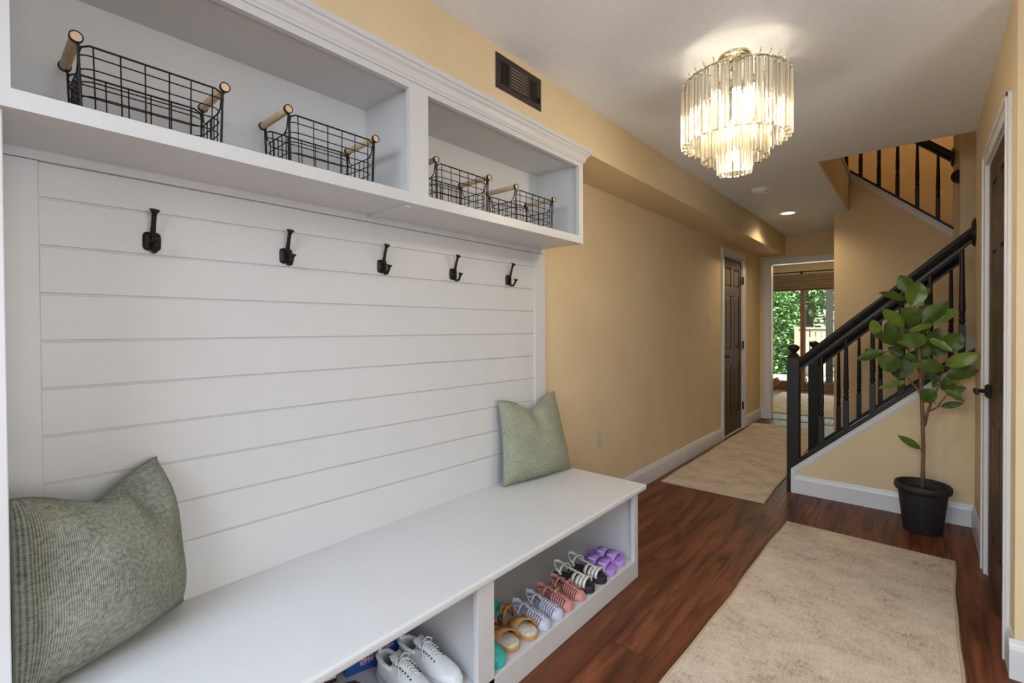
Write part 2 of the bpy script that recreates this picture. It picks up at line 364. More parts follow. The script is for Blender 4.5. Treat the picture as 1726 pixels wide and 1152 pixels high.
struct('wall_entrance', MB().box(-.1, .35, -1.62, -1.52, 0, CEIL).box(2.2, 3.1, -1.62, -1.52, 0, CEIL).box(.35, 2.2, -1.62, -1.52, 2.2, CEIL), 'tan', 'tan entrance wall with the wide front opening', 'wall')
# stair side: sloping knee wall near, sloping knee wall far, upper flight side
def zt(x): return .179+.903*(x-.9137)       # top of the near knee wall
XK = .935
struct('wall_stair_side', MB().prism([(XK, YS, 0), (XR+.1, YS, 0), (XR+.1, YS, zt(XR+.1)-.004), (XK, YS, zt(XK)-.004)], (0, .09, 0)), 'tan', 'tan triangular wall under the near stair railing', 'wall')
struct('wall_stair_inner', MB().prism([(XK, YS2-.05, 0), (1.95, YS2-.05, 0), (1.95, YS2-.05, zt(1.95)-.06), (XK, YS2-.05, zt(XK)-.06)], (0, .09, 0)), 'tan', 'tan low sloping wall under the inner stair railing', 'wall')
struct('wall_stairwell_near', MB().box(XR+.1, 4.1, YS, YS+.09, 0, 5.0).box(XR, 4.1, YS-.09, YS, CEIL+.26, 5.0), 'tan', 'tan wall closing the stairwell on the near side', 'wall')
struct('wall_stair_stub', MB().box(1.876, 4.1, YS2-.05, YS2+.05, 0, 5.0), 'tan', 'tan wall end where the inner handrail stops', 'wall')
def zu(x): return 2.127-.895*(x-1.875)       # top of the upper flight knee wall
struct('wall_upper_flight', MB().prism([(.959, YU, 0), (1.875, YU, 0), (1.875, YU, zu(1.875)-.02), (1.087, YU, zu(1.087)-.02), (1.087, YU, CEIL-.001), (.959, YU, CEIL-.001)], (0, .1, 0)), 'tan', 'tall tan wall under the upper flight of stairs', 'wall')
struct('wall_upper_post', MB().box(1.875, 4.1, YU, YU+.1, 0, 5.0), 'tan', 'narrow tan wall strip right of the upper railing', 'wall')
struct('wall_landing_edge', MB().box(1.073, 1.087, YS+.001, YU, CEIL, zu(1.087)-.02), 'tan', 'tan edge of the upper floor beside the stair opening', 'wall')
struct('wall_hall_end_side', MB().box(.959, 1.05, YU+.1, YF, 0, CEIL), 'tan', 'tan hall side wall beyond the stairs', 'wall')
struct('wall_upstairs', MB().box(-.5, 4.1, 6.9, 7.0, CEIL+.26, 5.0).box(1.10, 4.1, 6.9, 7.0, 0, CEIL+.26).box(-.5, -.4, YS-.1, 7.0, CEIL+.26, 5.0).box(4.0, 4.1, YS, 7.0, 0, 5.0).box(-.5, XR, YS-.1, YS, CEIL+.26, 5.0), 'tan', 'tan upstairs wall lit warmly behind the upper railing', 'wall')
struct('ceiling_upstairs', MB().box(-.5, 4.1, YS-.1, 7.1, 5.0, 5.1), 'ceil', 'white ceiling high above the stairwell', 'ceiling')
# white caps and mouldings of the stair walls
def sloped(x0, x1, zf, y0, y1, dz0, dz1):
    return [(x0, y0, zf(x0)+dz0), (x1, y0, zf(x1)+dz0), (x1, y1, zf(x1)+dz0), (x0, y1, zf(x0)+dz0), (x0, y0, zf(x0)+dz1), (x1, y0, zf(x1)+dz1), (x1, y1, zf(x1)+dz1), (x0, y1, zf(x0)+dz1)]
b = MB().hexa(sloped(.912, XR, zt, YS-.012, YS+.10, -.012, 0)).hexa(sloped(.925, XR, zt, YS-.009, YS, -.042, -.012)).hexa(sloped(.93, XR, zt, YS-.004, YS, -.058, -.042))
b.box(.912, .936, YS-.012, YS+.09, 0, zt(.912)-.002).box(.936, .95, YS-.008, YS, .13, zt(.936)-.03)
struct('trim_1', b, 'trimw', 'white sloping moulding along the near stair wall', 'trim', bevel=.002)
struct('trim_2', MB().hexa(sloped(1.075, 1.875, zu, YU-.012, YU+.11, -.025, 0)).hexa(sloped(1.075, 1.875, zu, YU-.008, YU, -.075, -.025)).box(1.06, 1.095, YS, YU-.012, zu(1.087)-.03, zu(1.087)), 'trimw', 'white sloping moulding below the upper stair railing', 'trim', bevel=.002)
struct('trim_3', MB().hexa(sloped(.93, 1.905, lambda x: zt(x)-.05, YS2-.06, YS2+.05, -.01, 0)), 'trimw', 'white cap on the inner stair wall', 'trim')
# baseboards
def bboard(name, pts, label):
    b = MB()
    for (x0, y0, x1, y1, nx, ny) in pts:
        p0 = Vector((x0, y0, 0)); p1 = Vector((x1, y1, 0)); n = Vector((nx, ny, 0))
        prof = [(0, 0), (.014, 0), (.014, .105), (.010, .118), (.006, .126), (.004, .135), (0, .138)]
        b.prism([p0+n*a+Vector((0, 0, c)) for a, c in prof], p1-p0)
    return struct(name, b, 'trimw', label, 'baseboard')
bboard('baseboard_left', [(0, 2.2, 0, 5.40, 1, 0), (0, 6.295, 0, YF, 1, 0)], 'white baseboard along the left hall wall')
bboard('baseboard_far', [(0, YF, .048, YF, 0, -1)], 'short white baseboard beside the far opening')
bboard('baseboard_stair', [(.925, YS, XR, YS, 0, -1)], 'white baseboard under the stairs behind the plant')
bboard('baseboard_right', [(XR, YS, XR, 3.42, -1, 0), (XR, 2.52, XR, YR, -1, 0)], 'white baseboard pieces either side of the brown right-hand door')
bboard('baseboard_foyer', [(XR-.014, YR, 3.0, YR, 0, -1)], 'white baseboard at the bottom right corner of the view')
bboard('baseboard_landing', [(1.876, YS2-.05, 2.4, YS2-.05, 0, -1)], 'white baseboard on the stair landing wall')
bpy.data.objects['baseboard_landing'].location.z = 1.03

# ---- six panel doors
def panel_door(root, W, H, m, T=.035):
    """local: x across 0..W, front face at y=0 facing -y, z up. returns mesh builder with raised panels"""
    b = MB(); st = .11; mid = .10
    rows = [(.22, .80), (.98, 1.60), (1.71, 1.93)]
    rows = [(a*H/2.04, c*H/2.04) for a, c in rows]
    cw = (W-2*st-mid)/2
    cols = [(st, st+cw), (st+cw+mid, W-st)]
    b.box(0, W, .008, T, 0, H)
    # stiles and rails proud of the core
    b.box(0, st, 0, .008, 0, H).box(W-st, W, 0, .008, 0, H)
    b.box(st+cw, st+cw+mid, 0, .008, 0, H)
    zs = [0]+[z for r in rows for z in r]+[H]
    for x0, x1 in cols:
        for k in range(0, len(zs), 2): b.box(x0, x1, 0, .008, zs[k], zs[k+1])
        for z0, z1 in rows:
            i = .028
            b.hexa([(x0+.006, .008, z0+.006), (x1-.006, .008, z0+.006), (x1-.006, .008, z1-.006), (x0+.006, .008, z1-.006),
                    (x0+i, .001, z0+i), (x1-i, .001, z0+i), (x1-i, .001, z1-i), (x0+i, .001, z1-i)])
    return b
def hinge(z): return MB().box(-.016, .016, -.004, .002, z-.045, z+.045).tube([(0, -.008, z-.047), (0, -.008, z+.047)], .006, 8)
# door 1: closet door at the end of the left wall, faces +x
d1 = sthing('door_1', 'closed dark brown six-panel closet door in the left hall wall', 'door', (0, 0, 0))
Rm = lambda x, y: Matrix.Translation((x, y, 0)) @ Matrix.Rotation(PI/2, 4, 'Z')   # local -y -> +x, local x -> +y
dm = Rm(-.010, D0+.006)
obj('door_leaf', panel_door(None, D1-D0-.012, DZ-.03, 'bronze').xf(Matrix.Translation((0, 0, .014)) @ dm), 'bronze', d1, bevel=.0015)
b = MB().box(-.12, .0, D0, D0+.005, 0, DZ).box(-.12, .0, D1-.005, D1, 0, DZ).box(-.12, .0, D0, D1, DZ-.005, DZ)
b.box(0, .014, D0-.078, D0, 0, DZ+.072).box(0, .014, D1, D1+.078, 0, DZ+.072).box(0, .014, D0, D1, DZ, DZ+.072)
b.box(.014, .020, D0-.078, D0-.058, 0, DZ+.072).box(.014, .020, D1+.058, D1+.078, 0, DZ+.072).box(.014, .020, D0-.078, D1+.078, DZ+.052, DZ+.072)
b.box(-.06, .004, D0, D1, 0, .012)
obj('door_casing', b, 'trimw', d1, bevel=.002)
for z in (.28, 1.02, 1.80): obj('hinge', hinge(z).xf(Rm(0.004, D1-.004)), 'iron', d1)
def lever(c, out, along):
    c = Vector(c); out = Vector(out); along = Vector(along)
    b = MB(); up = Vector((0, 0, 1))
    def ob(o0, o1, a0, a1, z0, z1): b.hexa([c+out*o+along*a+up*z for o, a, z in ((o0, a0, z0), (o1, a0, z0), (o1, a1, z0), (o0, a1, z0), (o0, a0, z1), (o1, a0, z1), (o1, a1, z1), (o0, a1, z1))])
    ob(0, .010, -.032, .032, -.032, .032); ob(.010, .016, -.027, .027, -.027, .027)
    b.tube([c+out*.01, c+out*.055], .010, 10)
    ob(.045, .058, -.012, .115, -.010, .010)
    return b
obj('door_handle', lever((-.010, D0+.07, .91), (1, 0, 0), (0, 1, 0)), 'iron', d1, bevel=.002)
# door 2: right wall, faces -x
d2 = sthing('door_2', 'closed dark brown six-panel door in the right wall beside the potted plant', 'door', (0, 0, 0))
Rn = lambda x, y: Matrix.Translation((x, y, 0)) @ Matrix.Rotation(-PI/2, 4, 'Z')  # local -y -> -x, local x -> -y
obj('door_leaf', panel_door(None, .708, 2.02, 'bronze').xf(Matrix.Translation((0, 0, .014)) @ Rn(XR+.002, 3.324)), 'bronze', d2, bevel=.0015)
b = MB()
for (y0, y1) in ((2.525, 2.605), (3.335, 3.415)):
    b.box(XR-.013, XR, y0, y1, 0, 2.115)
b.box(XR-.020, XR-.013, 2.525, 2.545, 0, 2.115).box(XR-.020, XR-.013, 3.395, 3.415, 0, 2.115)
b.box(XR-.013, XR, 2.605, 3.335, 2.045, 2.115).box(XR-.020, XR-.013, 2.525, 3.415, 2.095, 2.115)
b.box(XR, XR+.1, 2.61, 2.616, 0, 2.045).box(XR, XR+.1, 3.324, 3.33, 0, 2.045).box(XR, XR+.1, 2.61, 3.33, 2.04, 2.05)
obj('door_casing', b, 'trimw', d2, bevel=.002)
for z in (.25, 1.02, 1.80): obj('hinge', hinge(z).xf(Rn(XR-.002, 2.619)), 'iron', d2)
obj('door_handle', lever((XR, 3.25, .93), (-1, 0, 0), (0, -1, 0)), 'iron', d2, bevel=.002)
# cased opening at the hall end
b = MB(); y0, y1 = YF-.014, YF
b.box(.048, .128, y0, y1, 0, 2.145).box(.94, 1.02, y0, y1, 0, 2.145).box(.128, .94, y0, y1, 2.07, 2.145)
b.box(.048, .066, y0-.006, y0, 0, 2.145).box(.048, 1.02, y0-.006, y0, 2.127, 2.145)
b.box(.128, .134, YF, YF+.12, 0, 2.07).box(.934, .94, YF, YF+.12, 0, 2.07).box(.128, .94, YF, YF+.12, 2.064, 2.07)
struct('trim_4', b, 'trimw', 'white casing around the opening at the end of the hall', 'trim', bevel=.002)
b = MB(); [b.box(.134, .934, YF+.0+k*.085, YF+k*.085+.07, 0, .006) for k in range(2)]
struct('trim_5', b, 'floor', 'dark threshold strips on the floor of the far opening', 'trim', bevel=.002)

# ================================================================== FAR ROOM
struct('wall_back_left', MB().box(-2.1, -2.0, YF+.12, 10.7, 0, CEIL), 'tan', 'tan left wall of the far room', 'wall')
struct('wall_back_right', MB().box(2.6, 2.7, YF+.12, 10.7, 0, CEIL), 'tan', 'tan right wall of the far room', 'wall')
struct('wall_back_divider', MB().box(-2.1, -.12, YF, YF+.12, 0, CEIL), 'tan', 'tan wall of the far room behind the hall', 'wall')
struct('wall_back', MB().box(-2.1, -.95, 10.6, 10.72, 0, CEIL).box(.78, 2.7, 10.6, 10.72, 0, CEIL).box(-.95, .78, 10.6, 10.72, 2.06, CEIL), 'tan', 'tan far wall around the sliding glass door', 'wall')
struct('ceiling_back', MB().box(-2.1, 2.7, YF+.12, 10.72, CEIL, CEIL+.1), 'ceil', 'ceiling of the far room', 'ceiling')
w1 = sthing('window_1', 'wood-framed sliding glass door to the garden at the end of the view', 'window')
obj('outer_frame', MB().box(-.95, -.88, 10.55, 10.72, 0, 2.06).box(.71, .78, 10.55, 10.72, 0, 2.06).box(-.88, .71, 10.55, 10.72, 1.98, 2.06).box(-.88, .71, 10.55, 10.72, 0, .06), 'woodframe', w1, bevel=.003)
for x0, x1, y in ((-.88, -.045, 10.60), (-.115, .71, 10.65)):
    f = obj('sliding_panel', MB().box(x0, x0+.075, y, y+.04, .06, 1.98).box(x1-.075, x1, y, y+.04, .06, 1.98).box(x0+.075, x1-.075, y, y+.04, 1.93, 1.98).box(x0+.075, x1-.075, y, y+.04, .06, .15), 'woodframe', w1, bevel=.003)
    obj('glass_pane', MB().box(x0+.075, x1-.075, y+.017, y+.022, .15, 1.93), 'glass', f)
obj('pull_handle', MB().box(-.02, .0, 10.575, 10.60, .12, .24), 'brass', w1, bevel=.003)
rs = thing('window_shade', 'raised woven brown shade stacked above the glass door', 'window shade', (-.1, 10.52, 2.0))
b = MB()
for k in range(5): b.box(-.98, .80, 10.50-.012*(k % 2), 10.545, 1.955+k*.05, 1.955+k*.05+.052)
obj('shade_cloth', b, 'shade', rs, bevel=.006)
obj('headrail', MB().box(-.98, .80, 10.50, 10.60, 2.20, 2.235), 'woodframe', rs, bevel=.003)
cr = thing('curtain_rod', 'thin black curtain rod above the glass door', 'curtain rod', (-.1, 10.45, 2.26))
obj('rod', MB().tube([(-.68, 10.46, 2.275), (1.0, 10.46, 2.275)], .010, 10), 'iron', cr)
for x in (-.62, -.09, .95): obj('rod_bracket', MB().tube([(x, 10.46, 2.272), (x, 10.6, 2.272)], .006, 6).box(x-.012, x+.012, 10.59, 10.6, 2.245, 2.30).tube([(x, 10.46, 2.272), (x, 10.46, 2.215)], .006, 6), 'iron', cr)
for x in (-.68, 1.0): obj('finial', MB().lathe([(.004, -.03), (.018, -.02), (.024, 0), (.018, .02), (.004, .03)], (x, 10.46, 2.275), 12, 'x'), 'iron', cr, smooth=True)
# wooden piece of furniture peeking past the jamb
fm = thing('wooden_furniture', 'reddish brown rounded wooden furniture end low beside the left jamb of the far opening', 'furniture', (-.45, 9.2, 0))
a = [at(1313, 640, y=9.2), at(1306, 644, y=9.2), at(1292, 652, y=9.2), at(1270, 664, y=9.2)]
obj('curved_arm', MB().tube(a, [.05, .062, .062, .05], 12), 'woodframe', fm, smooth=True)
for dx in (.0, .28): obj('leg', MB().tube([(a[3].x+dx-.05, 9.2, .013), (a[3].x+dx-.02, 9.2, a[3].z-.01+dx*.5)], .022, 8), 'woodframe', fm)
fr = thing('area_rug', 'orange beige rug on the floor of the far room', 'rug', (.3, 8.75, 0))
obj('pile', MB().box(-.28, 1.5, 7.62, 9.95, 0, .012), M['rug'], fr, bevel=.004)
obj('binding', MB().box(-.30, 1.52, 7.60, 7.62, 0, .011).box(-.30, 1.52, 9.95, 9.97, 0, .011).box(-.30, -.28, 7.62, 9.95, 0, .011).box(1.5, 1.52, 7.62, 9.95, 0, .011), 'rugedge', fr)

# ================================================================== OUTSIDE
struct('ground', MB().box(-30, 25, 10.72, 45, -.5, -.30), 'grass', 'green ground of the garden beyond the deck', 'ground')
b = MB()
for k in range(30): b.box(-4, 4, 10.74+k*.105, 10.74+k*.105+.10, -.12, -.02)
struct('deck', b, 'deck', 'pale grey deck boards outside the sliding door', 'deck')
pt = thing('deck_post', 'dark weathered post standing on the deck behind the right glass panel', 'post', (.18, 12, -.02))
obj('shaft', MB().box(.125, .245, 11.95, 12.07, -.02, 3.2), 'post', pt, bevel=.005)
obj('base_trim', MB().box(.11, .26, 11.935, 12.085, -.02, .06), 'post', pt, bevel=.004)
fn = thing('deck_fence', 'pale wooden picket fence beyond the deck', 'fence', (0, 13.95, -.02))
b = MB()
for k in range(32):
    x = -.70+k*.125; b.box(x, x+.095, 13.93, 13.95, 0.0, 1.16)
obj('pickets', b, 'fence', fn, bevel=.004)
b = MB()
obj('top_rail', MB().box(-.75, 3.3, 13.89, 13.99, 1.16, 1.20), 'fence', fn, bevel=.004)
obj('upper_rail', MB().box(-.75, 3.3, 13.95, 13.99, .86, .95), 'fence', fn)
obj('lower_rail', MB().box(-.75, 3.3, 13.95, 13.99, .12, .21), 'fence', fn)
obj('fence_post', MB().box(-.80, -.70, 13.9, 14.0, -.02, 1.22), 'fence', fn, bevel=.004)
rnd = random.Random(3)
def cloud(b, c, rad, n, size):
    for _ in range(n):
        while True:
            v = Vector((rnd.uniform(-1, 1), rnd.uniform(-1, 1), rnd.uniform(-1, 1)))
            if .3 < v.length < 1: break
        p = Vector(c)+Vector((v.x*rad[0], v.y*rad[1], v.z*rad[2]))
        t = Vector((rnd.uniform(-1, 1), rnd.uniform(-1, 1), rnd.uniform(-.6, .6))).normalized()
        w = t.cross(Vector((rnd.uniform(-.5, .5), rnd.uniform(-.5, .5), 1))).normalized()
        s = size*rnd.uniform(.6, 1.3); n0 = len(b.v); nn = t.cross(w)*s*.15
        b.v += [p, p+t*s*.5+w*s*.28, p+t*s, p+t*s*.5-w*s*.28, p+t*s*.5+nn]
        b.f += [[n0, n0+1, n0+4], [n0+1, n0+2, n0+4], [n0+2, n0+3, n0+4], [n0+3, n0, n0+4]]
def shrub(x, y, z, rad, n, size, label, trunk=False, m='green', h=0):
    t = thing('leafy_shrub' if not trunk else 'garden_tree', label, 'shrub' if not trunk else 'tree', (x, y, -.3))
    b = MB(); cloud(b, (x, y, z), rad, n, size); obj('foliage', b, m, t)
    obj('trunk' if trunk else 'stem', MB().tube([(x+.05, y, -.3), (x, y, z*.5), (x+(.12 if trunk else 0), y, z)], [(.16 if trunk else .03)]*3, 9), 'bark', t)
shrub(-1.55, 14.5, .95, (.85, .45, 1.5), 5200, .13, 'bright leafy shrub left of the fence seen through the left glass panel')
shrub(-1.0, 17.0, 3.1, (1.4, .9, 1.5), 1900, .2, 'tree with broad pale leaves at the top left of the glass door', True)
shrub(.75, 19.6, 2.3, (1.5, 1.0, 2.0), 2600, .2, 'light green tree behind the fence in the right glass panel', True)
shrub(-3.0, 20.3, 2.8, (2.0, 1.2, 2.8), 3000, .22, 'full green tree at the left end of the garden', True)
shrub(-4.1, 25, 3.6, (3.5, 2.0, 4.2), 6500, .30, 'dark green woodland tree behind the nearer trees, left', True, 'green2')
shrub(2.8, 25.5, 3.6, (2.9, 2.0, 4.2), 5500, .30, 'dark green woodland tree behind the nearer trees, right', True, 'green2')
for x, y, l in ((-1.75, 18.4, 'dark straight tree trunk behind the left glass panel'), (-.35, 22.2, 'dark tree trunk behind the right glass panel')):
    t = thing('bare_tree', l, 'tree', (x, y, -.3))
    obj('trunk', MB().tube([(x, y, -.3), (x+.05, y, 2), (x-.02, y, 4), (x+.1, y, 6.5)], [.15, .13, .12, .1], 10), 'bark', t, smooth=True)
    obj('branch', MB().tube([(x, y, 3.2), (x+.5, y+.1, 3.9), (x+1.1, y+.1, 4.2)], [.05, .035, .015], 7).tube([(x, y, 2.6), (x-.5, y-.1, 3.2), (x-.9, y, 3.9)], [.05, .03, .012], 7), 'bark', t, smooth=True)

# ================================================================== STAIRS
st = thing('staircase', 'lower flight of stairs with dark treads rising to the right', 'stairs', (1.0, 4.6, 0))
run = .215; rise = .194
for k in range(7):
    x0 = .99+k*run; z = rise*(k+1)
    if x0+run > 2.6: break
    obj('riser', MB().box(x0, x0+run+ .0, YS+.095, YS2-.055, 0, z-.028), 'trimw', st)
    obj('tread', MB().box(x0-.02, x0+run+.01, YS+.095, YS2-.055, z-.028, z), 'tread', st, bevel=.006)
ob_ = thing('upper_staircase', 'upper flight of stairs hidden behind the sloping wall', 'stairs', (1.9, 6.4, 0))
for k in range(2):
    x1 = 1.87-k*run; z = 1.86+rise*k
    obj('tread', MB().box(x1-run, x1, YU+.105, 6.89, z-.19, z), 'tread', ob_, bevel=.006)
def turned(x, y, z0, z1, zb, r=.0205, half=.0165, mirror=False):
    """square foot, turned collar, long taper"""
    b = MB().box(x-half, x+half, y-half, y+half, z0, zb)
    H = z1-zb
    b.lathe([(half*.95, zb), (.012, zb+.006), (.0150, zb+.012), (.0172, zb+.022), (.0168, zb+.036), (.0125, zb+.042), (.0125, zb+.046), (.0162, zb+.052), (.0162, zb+.060), (.0125, zb+.066), (.0150, zb+.074), (.0168, zb+.09), (.0160, zb+.14), (.0095, z1)], (x, y, 0), 12)
    return b
def newel(x, y, root, nm='newel_post'):
    n = obj(nm, MB().box(x-.040, x+.040, y-.040, y+.040, 0, 1.01).hexa([(x-.040, y-.040, 1.01), (x+.040, y-.040, 1.01), (x+.040, y+.040, 1.01), (x-.040, y+.040, 1.01), (x-.020, y-.020, 1.045), (x+.020, y-.020, 1.045), (x+.020, y+.020, 1.045), (x-.020, y+.020, 1.045)]), 'black', root, bevel=.003)
    obj('newel_cap', MB().lathe([(.012, 1.04), (.019, 1.045), (.018, 1.052), (.030, 1.064), (.039, 1.080), (.040, 1.09), (.033, 1.10), (.020, 1.108), (.004, 1.111)], (x, y, 0), 20), 'black', n, smooth=True)
def rail_top(x): return 1.1918+.92*(x-1.16)
def railprof(y, zc):   # moulded handrail section (y, z) centred under the top line
    return [(y-.022, zc-.100), (y+.022, zc-.100), (y+.022, zc-.078), (y+.014, zc-.070), (y+.024, zc-.052), (y+.031, zc-.030), (y+.027, zc-.008), (y+.012, zc), (y-.012, zc), (y-.027, zc-.008), (y-.031, zc-.030), (y-.024, zc-.052), (y-.014, zc-.070), (y-.022, zc-.078)]
def rail(x0, x1, y, f):
    return MB().rings([[(x, py, pz) for py, pz in railprof(y, f(x))] for x in (x0, x1)])
def rosette(c, r=.088, t=.022, ax='x', sgn=-1):
    p = [(r*.97, 0), (r, .004), (r, .010), (r*.86, .013), (r*.83, .018), (.03, t)]
    return MB().lathe([(a, sgn*z) for a, z in p], c, 28, ax)
bl = thing('stair_balustrade', 'near black stair balustrade with newel post in front of the plant', 'railing', (.922, YS+.03, 0))
yb = YS+.035
newel(.922, YS+.044, bl)
obj('handrail', rail(.95, XR-.014, yb, rail_top), 'black', bl)
obj('rosette', rosette((XR+.002, YS-.0+.03, rail_top(XR)-.05)), 'black', bl, smooth=False)
obj('shoe_rail', MB().hexa(sloped(.955, XR, zt, yb-.03, yb+.03, .0, .036)), 'black', bl, bevel=.003)
for x in (1.10, 1.248, 1.398, 1.548, 1.695, 1.845): obj('baluster', turned(x, yb, zt(x)+.02, rail_top(x)-.09, zt(x)+.235), 'black', bl)
bl2 = thing('stair_balustrade', 'inner black stair balustrade on the far side of the steps', 'railing', (.914, YS2, 0))
yb = YS2; z2 = lambda x: zt(x)-.05
newel(.914, yb, bl2)
obj('handrail', rail(.94, 1.874, yb, lambda x: rail_top(x)-.03), 'black', bl2)
obj('shoe_rail', MB().hexa(sloped(.945, 1.874, z2, yb-.03, yb+.03, .0, .036)), 'black', bl2, bevel=.003)
for x in (1.10, 1.246, 1.392, 1.538, 1.682, 1.828): obj('baluster', turned(x, yb, z2(x)+.02, rail_top(x)-.12, z2(x)+.235), 'black', bl2)
bl3 = thing('upper_balustrade', 'upper black balustrade seen through the ceiling opening', 'railing', (1.47, YU+.03, 2.4))
yb = YU+.035; ru = lambda x: 2.88-.93*(x-1.843)
obj('handrail', rail(1.10, 1.862, yb, ru), 'black', bl3)
obj('rosette', rosette((1.876, yb, ru(1.87)-.05)), 'black', bl3)
obj('shoe_rail', MB().hexa(sloped(1.09, 1.875, zu, yb-.03, yb+.03, .0, .03)), 'black', bl3, bevel=.003)
for x in (1.18, 1.328, 1.473, 1.62, 1.769): obj('baluster', turned(x, yb, zu(x)+.015, ru(x)-.09, zu(x)+.22), 'black', bl3)
obj('baluster', turned(1.068, YU-.05, zu(1.087), 3.72, zu(1.087)+.22), 'black', bl3)
ro = thing('wall_rosette', 'half-hidden round black rosette on the wall strip right of the upper railing', 'rosette', (1.920, YU, 2.612))
obj('disc', rosette((1.920, YU, 2.612), .066, .018, 'y', -1), 'black', ro)
obj('centre_boss', MB().lathe([(.028, -.018), (.022, -.024), (.01, -.027)], (1.920, YU, 2.612), 20, 'y'), 'black', ro)

# ================================================================== WALL BITS
vt = thing('air_vent', 'dark brown metal air register on the soffit above the cubbies', 'vent', (SX, 1.62, 2.33))
y0, y1, z0, z1 = 1.466, 1.777, 2.262, 2.41
b = MB().box(SX, SX+.004, y0, y1, z0, z0+.026).box(SX, SX+.004, y0, y1, z1-.026, z1).box(SX, SX+.004, y0, y0+.03, z0+.026, z1-.026).box(SX, SX+.004, y1-.03, y1, z0+.026, z1-.026)
g = [(y0+.03, y0+.085), (y0+.10, y1-.10), (y1-.085, y1-.03)]
b.box(SX, SX+.004, g[0][1], g[1][0], z0+.026, z1-.026).box(SX, SX+.004, g[1][1], g[2][0], z0+.026, z1-.026)
obj('face_plate', b, 'ventm', vt, bevel=.001)
obj('duct_opening', MB().box(SX+.0003, SX+.0010, y0+.03, y1-.03, z0+.026, z1-.026), 'dark', vt)
for a, c in g:
    b = MB()
    if c-a > .08:
        for k in range(7): z = z0+.034+k*.0135; b.hexa([(SX+.001, a, z), (SX+.001, c, z), (SX+.001, c, z+.002), (SX+.001, a, z+.002), (SX+.0045, a, z+.005), (SX+.0045, c, z+.005), (SX+.0045, c, z+.007), (SX+.0045, a, z+.007)])
    else:
        for k in range(6): y = a+.004+k*.009; b.box(SX+.001, SX+.0042, y, y+.003, z0+.026, z1-.026)
    obj('louver_section', b, 'ventm', vt)
for y in (y0+.013, y1-.013): obj('screw', MB().lathe([(.004, .004), (.004, .0055), (.001, .006)], (SX, y, 2.336), 10, 'x'), 'iron', vt)
obj('damper_lever', MB().box(SX+.004, SX+.012, y1-.026, y1-.020, z0+.03, z0+.055), 'iron', vt)
def plate(name, y, z, label, cat, sw):
    t = thing(name, label, cat, (0, y, z))
    obj('cover_plate', MB().box(0, .005, y-.037, y+.037, z-.060, z+.060), 'plate', t, bevel=.002)
    if sw:
        obj('toggle', MB().hexa([(.005, y-.006, z-.012), (.005, y+.006, z-.012), (.005, y+.006, z+.012), (.005, y-.006, z+.012), (.014, y-.005, z+.002), (.014, y+.005, z+.002), (.014, y+.005, z+.010), (.014, y-.005, z+.010)]), 'plate', t)
    else:
        for dz in (-.021, .021):
            f = obj('socket', MB().box(.005, .0065, y-.016, y+.016, z+dz-.014, z+dz+.014), 'plate', t, bevel=.003)
            obj('slots', MB().box(.0064, .0068, y-.008, y-.006, z+dz-.004, z+dz+.006).box(.0064, .0068, y+.006, y+.008, z+dz-.004, z+dz+.006), 'dark', f)
    for dz in ((-.03, .03) if sw else (0,)): obj('screw', MB().lathe([(.003, .005), (.003, .006)], (0, y, z+dz), 8, 'x'), 'plate', t)
plate('light_switch', 4.985, 1.30, 'beige single light switch on the left wall near the closet door', 'light switch', True)
plate('wall_outlet', 2.797, .50, 'beige duplex outlet low on the left wall past the bench', 'outlet', False)
sd = thing('smoke_detector', 'round white smoke detector on the ceiling beyond the chandelier', 'smoke detector', (.59, 4.53, CEIL))
obj('body', MB().lathe([(.068, 0), (.070, -.010), (.066, -.022), (.050, -.034), (.045, -.036), (.002, -.037)], (.59, 4.53, CEIL), 28), 'plastic', sd, smooth=True)
obj('base_ring', MB().lathe([(.076, 0), (.076, -.008), (.060, -.010)], (.59, 4.53, CEIL), 28), 'plastic', sd)
rl = thing('recessed_light', 'lit round recessed ceiling light near the end of the hall', 'ceiling light', (.588, 5.68, CEIL))
obj('trim_ring', MB().lathe([(.060, 0), (.088, 0), (.088, -.004), (.074, -.009), (.060, -.003)], (.588, 5.68, CEIL), 32, cap=False), 'plastic', rl)
obj('lens', MB().lathe([(.061, -.0005), (.061, -.0025), (.001, -.004)], (.588, 5.68, CEIL), 32), 'lens', rl)
light('recessed_lamp', 'SPOT', (.588, 5.68, CEIL-.02), 34, (1, .78, .48), .05, rot=(0, 0, 0), spot=math.radians(150), blend=.9)

# ================================================================== MUDROOM BENCH UNIT
DU = .3044; Y0c, Y1c = .018, 2.134; ZC = 1.690
bn = thing('storage_bench', 'long white shoe storage bench with open compartments below the shiplap', 'bench', (.3, 1.1, 0))
obj('bench_top', MB().box(0.001, .604, -.35, 2.246, .4290, .457), 'white', bn, bevel=.009, seg=3)
DB = .5795
b = MB()
# face frame and carcass
b.box(DB-.02, DB, 2.155, 2.195, 0, .4290).box(DB-.02, DB, 1.062, 1.140, 0, .4290)
b.box(DB-.02, DB, -.35, 2.155, 0, .090)
b.box(DB-.02, DB, -.35, 2.155, .419, .4290)
obj('face_frame', b, 'white', bn, bevel=.0015)
obj('side_panel', MB().box(.0, DB-.02, 2.175, 2.195, 0, .4290), 'white', bn)
obj('divider_panel', MB().box(.012, DB-.02, 1.085, 1.117, .09, .4290), 'white', bn)
obj('compartment_floor', MB().box(.0, DB-.02, -.35, 2.175, .070, .0895), 'white', bn)
obj('back_panel', MB().box(.0, .012, -.35, 2.175, .0895, .4290), 'white', bn)
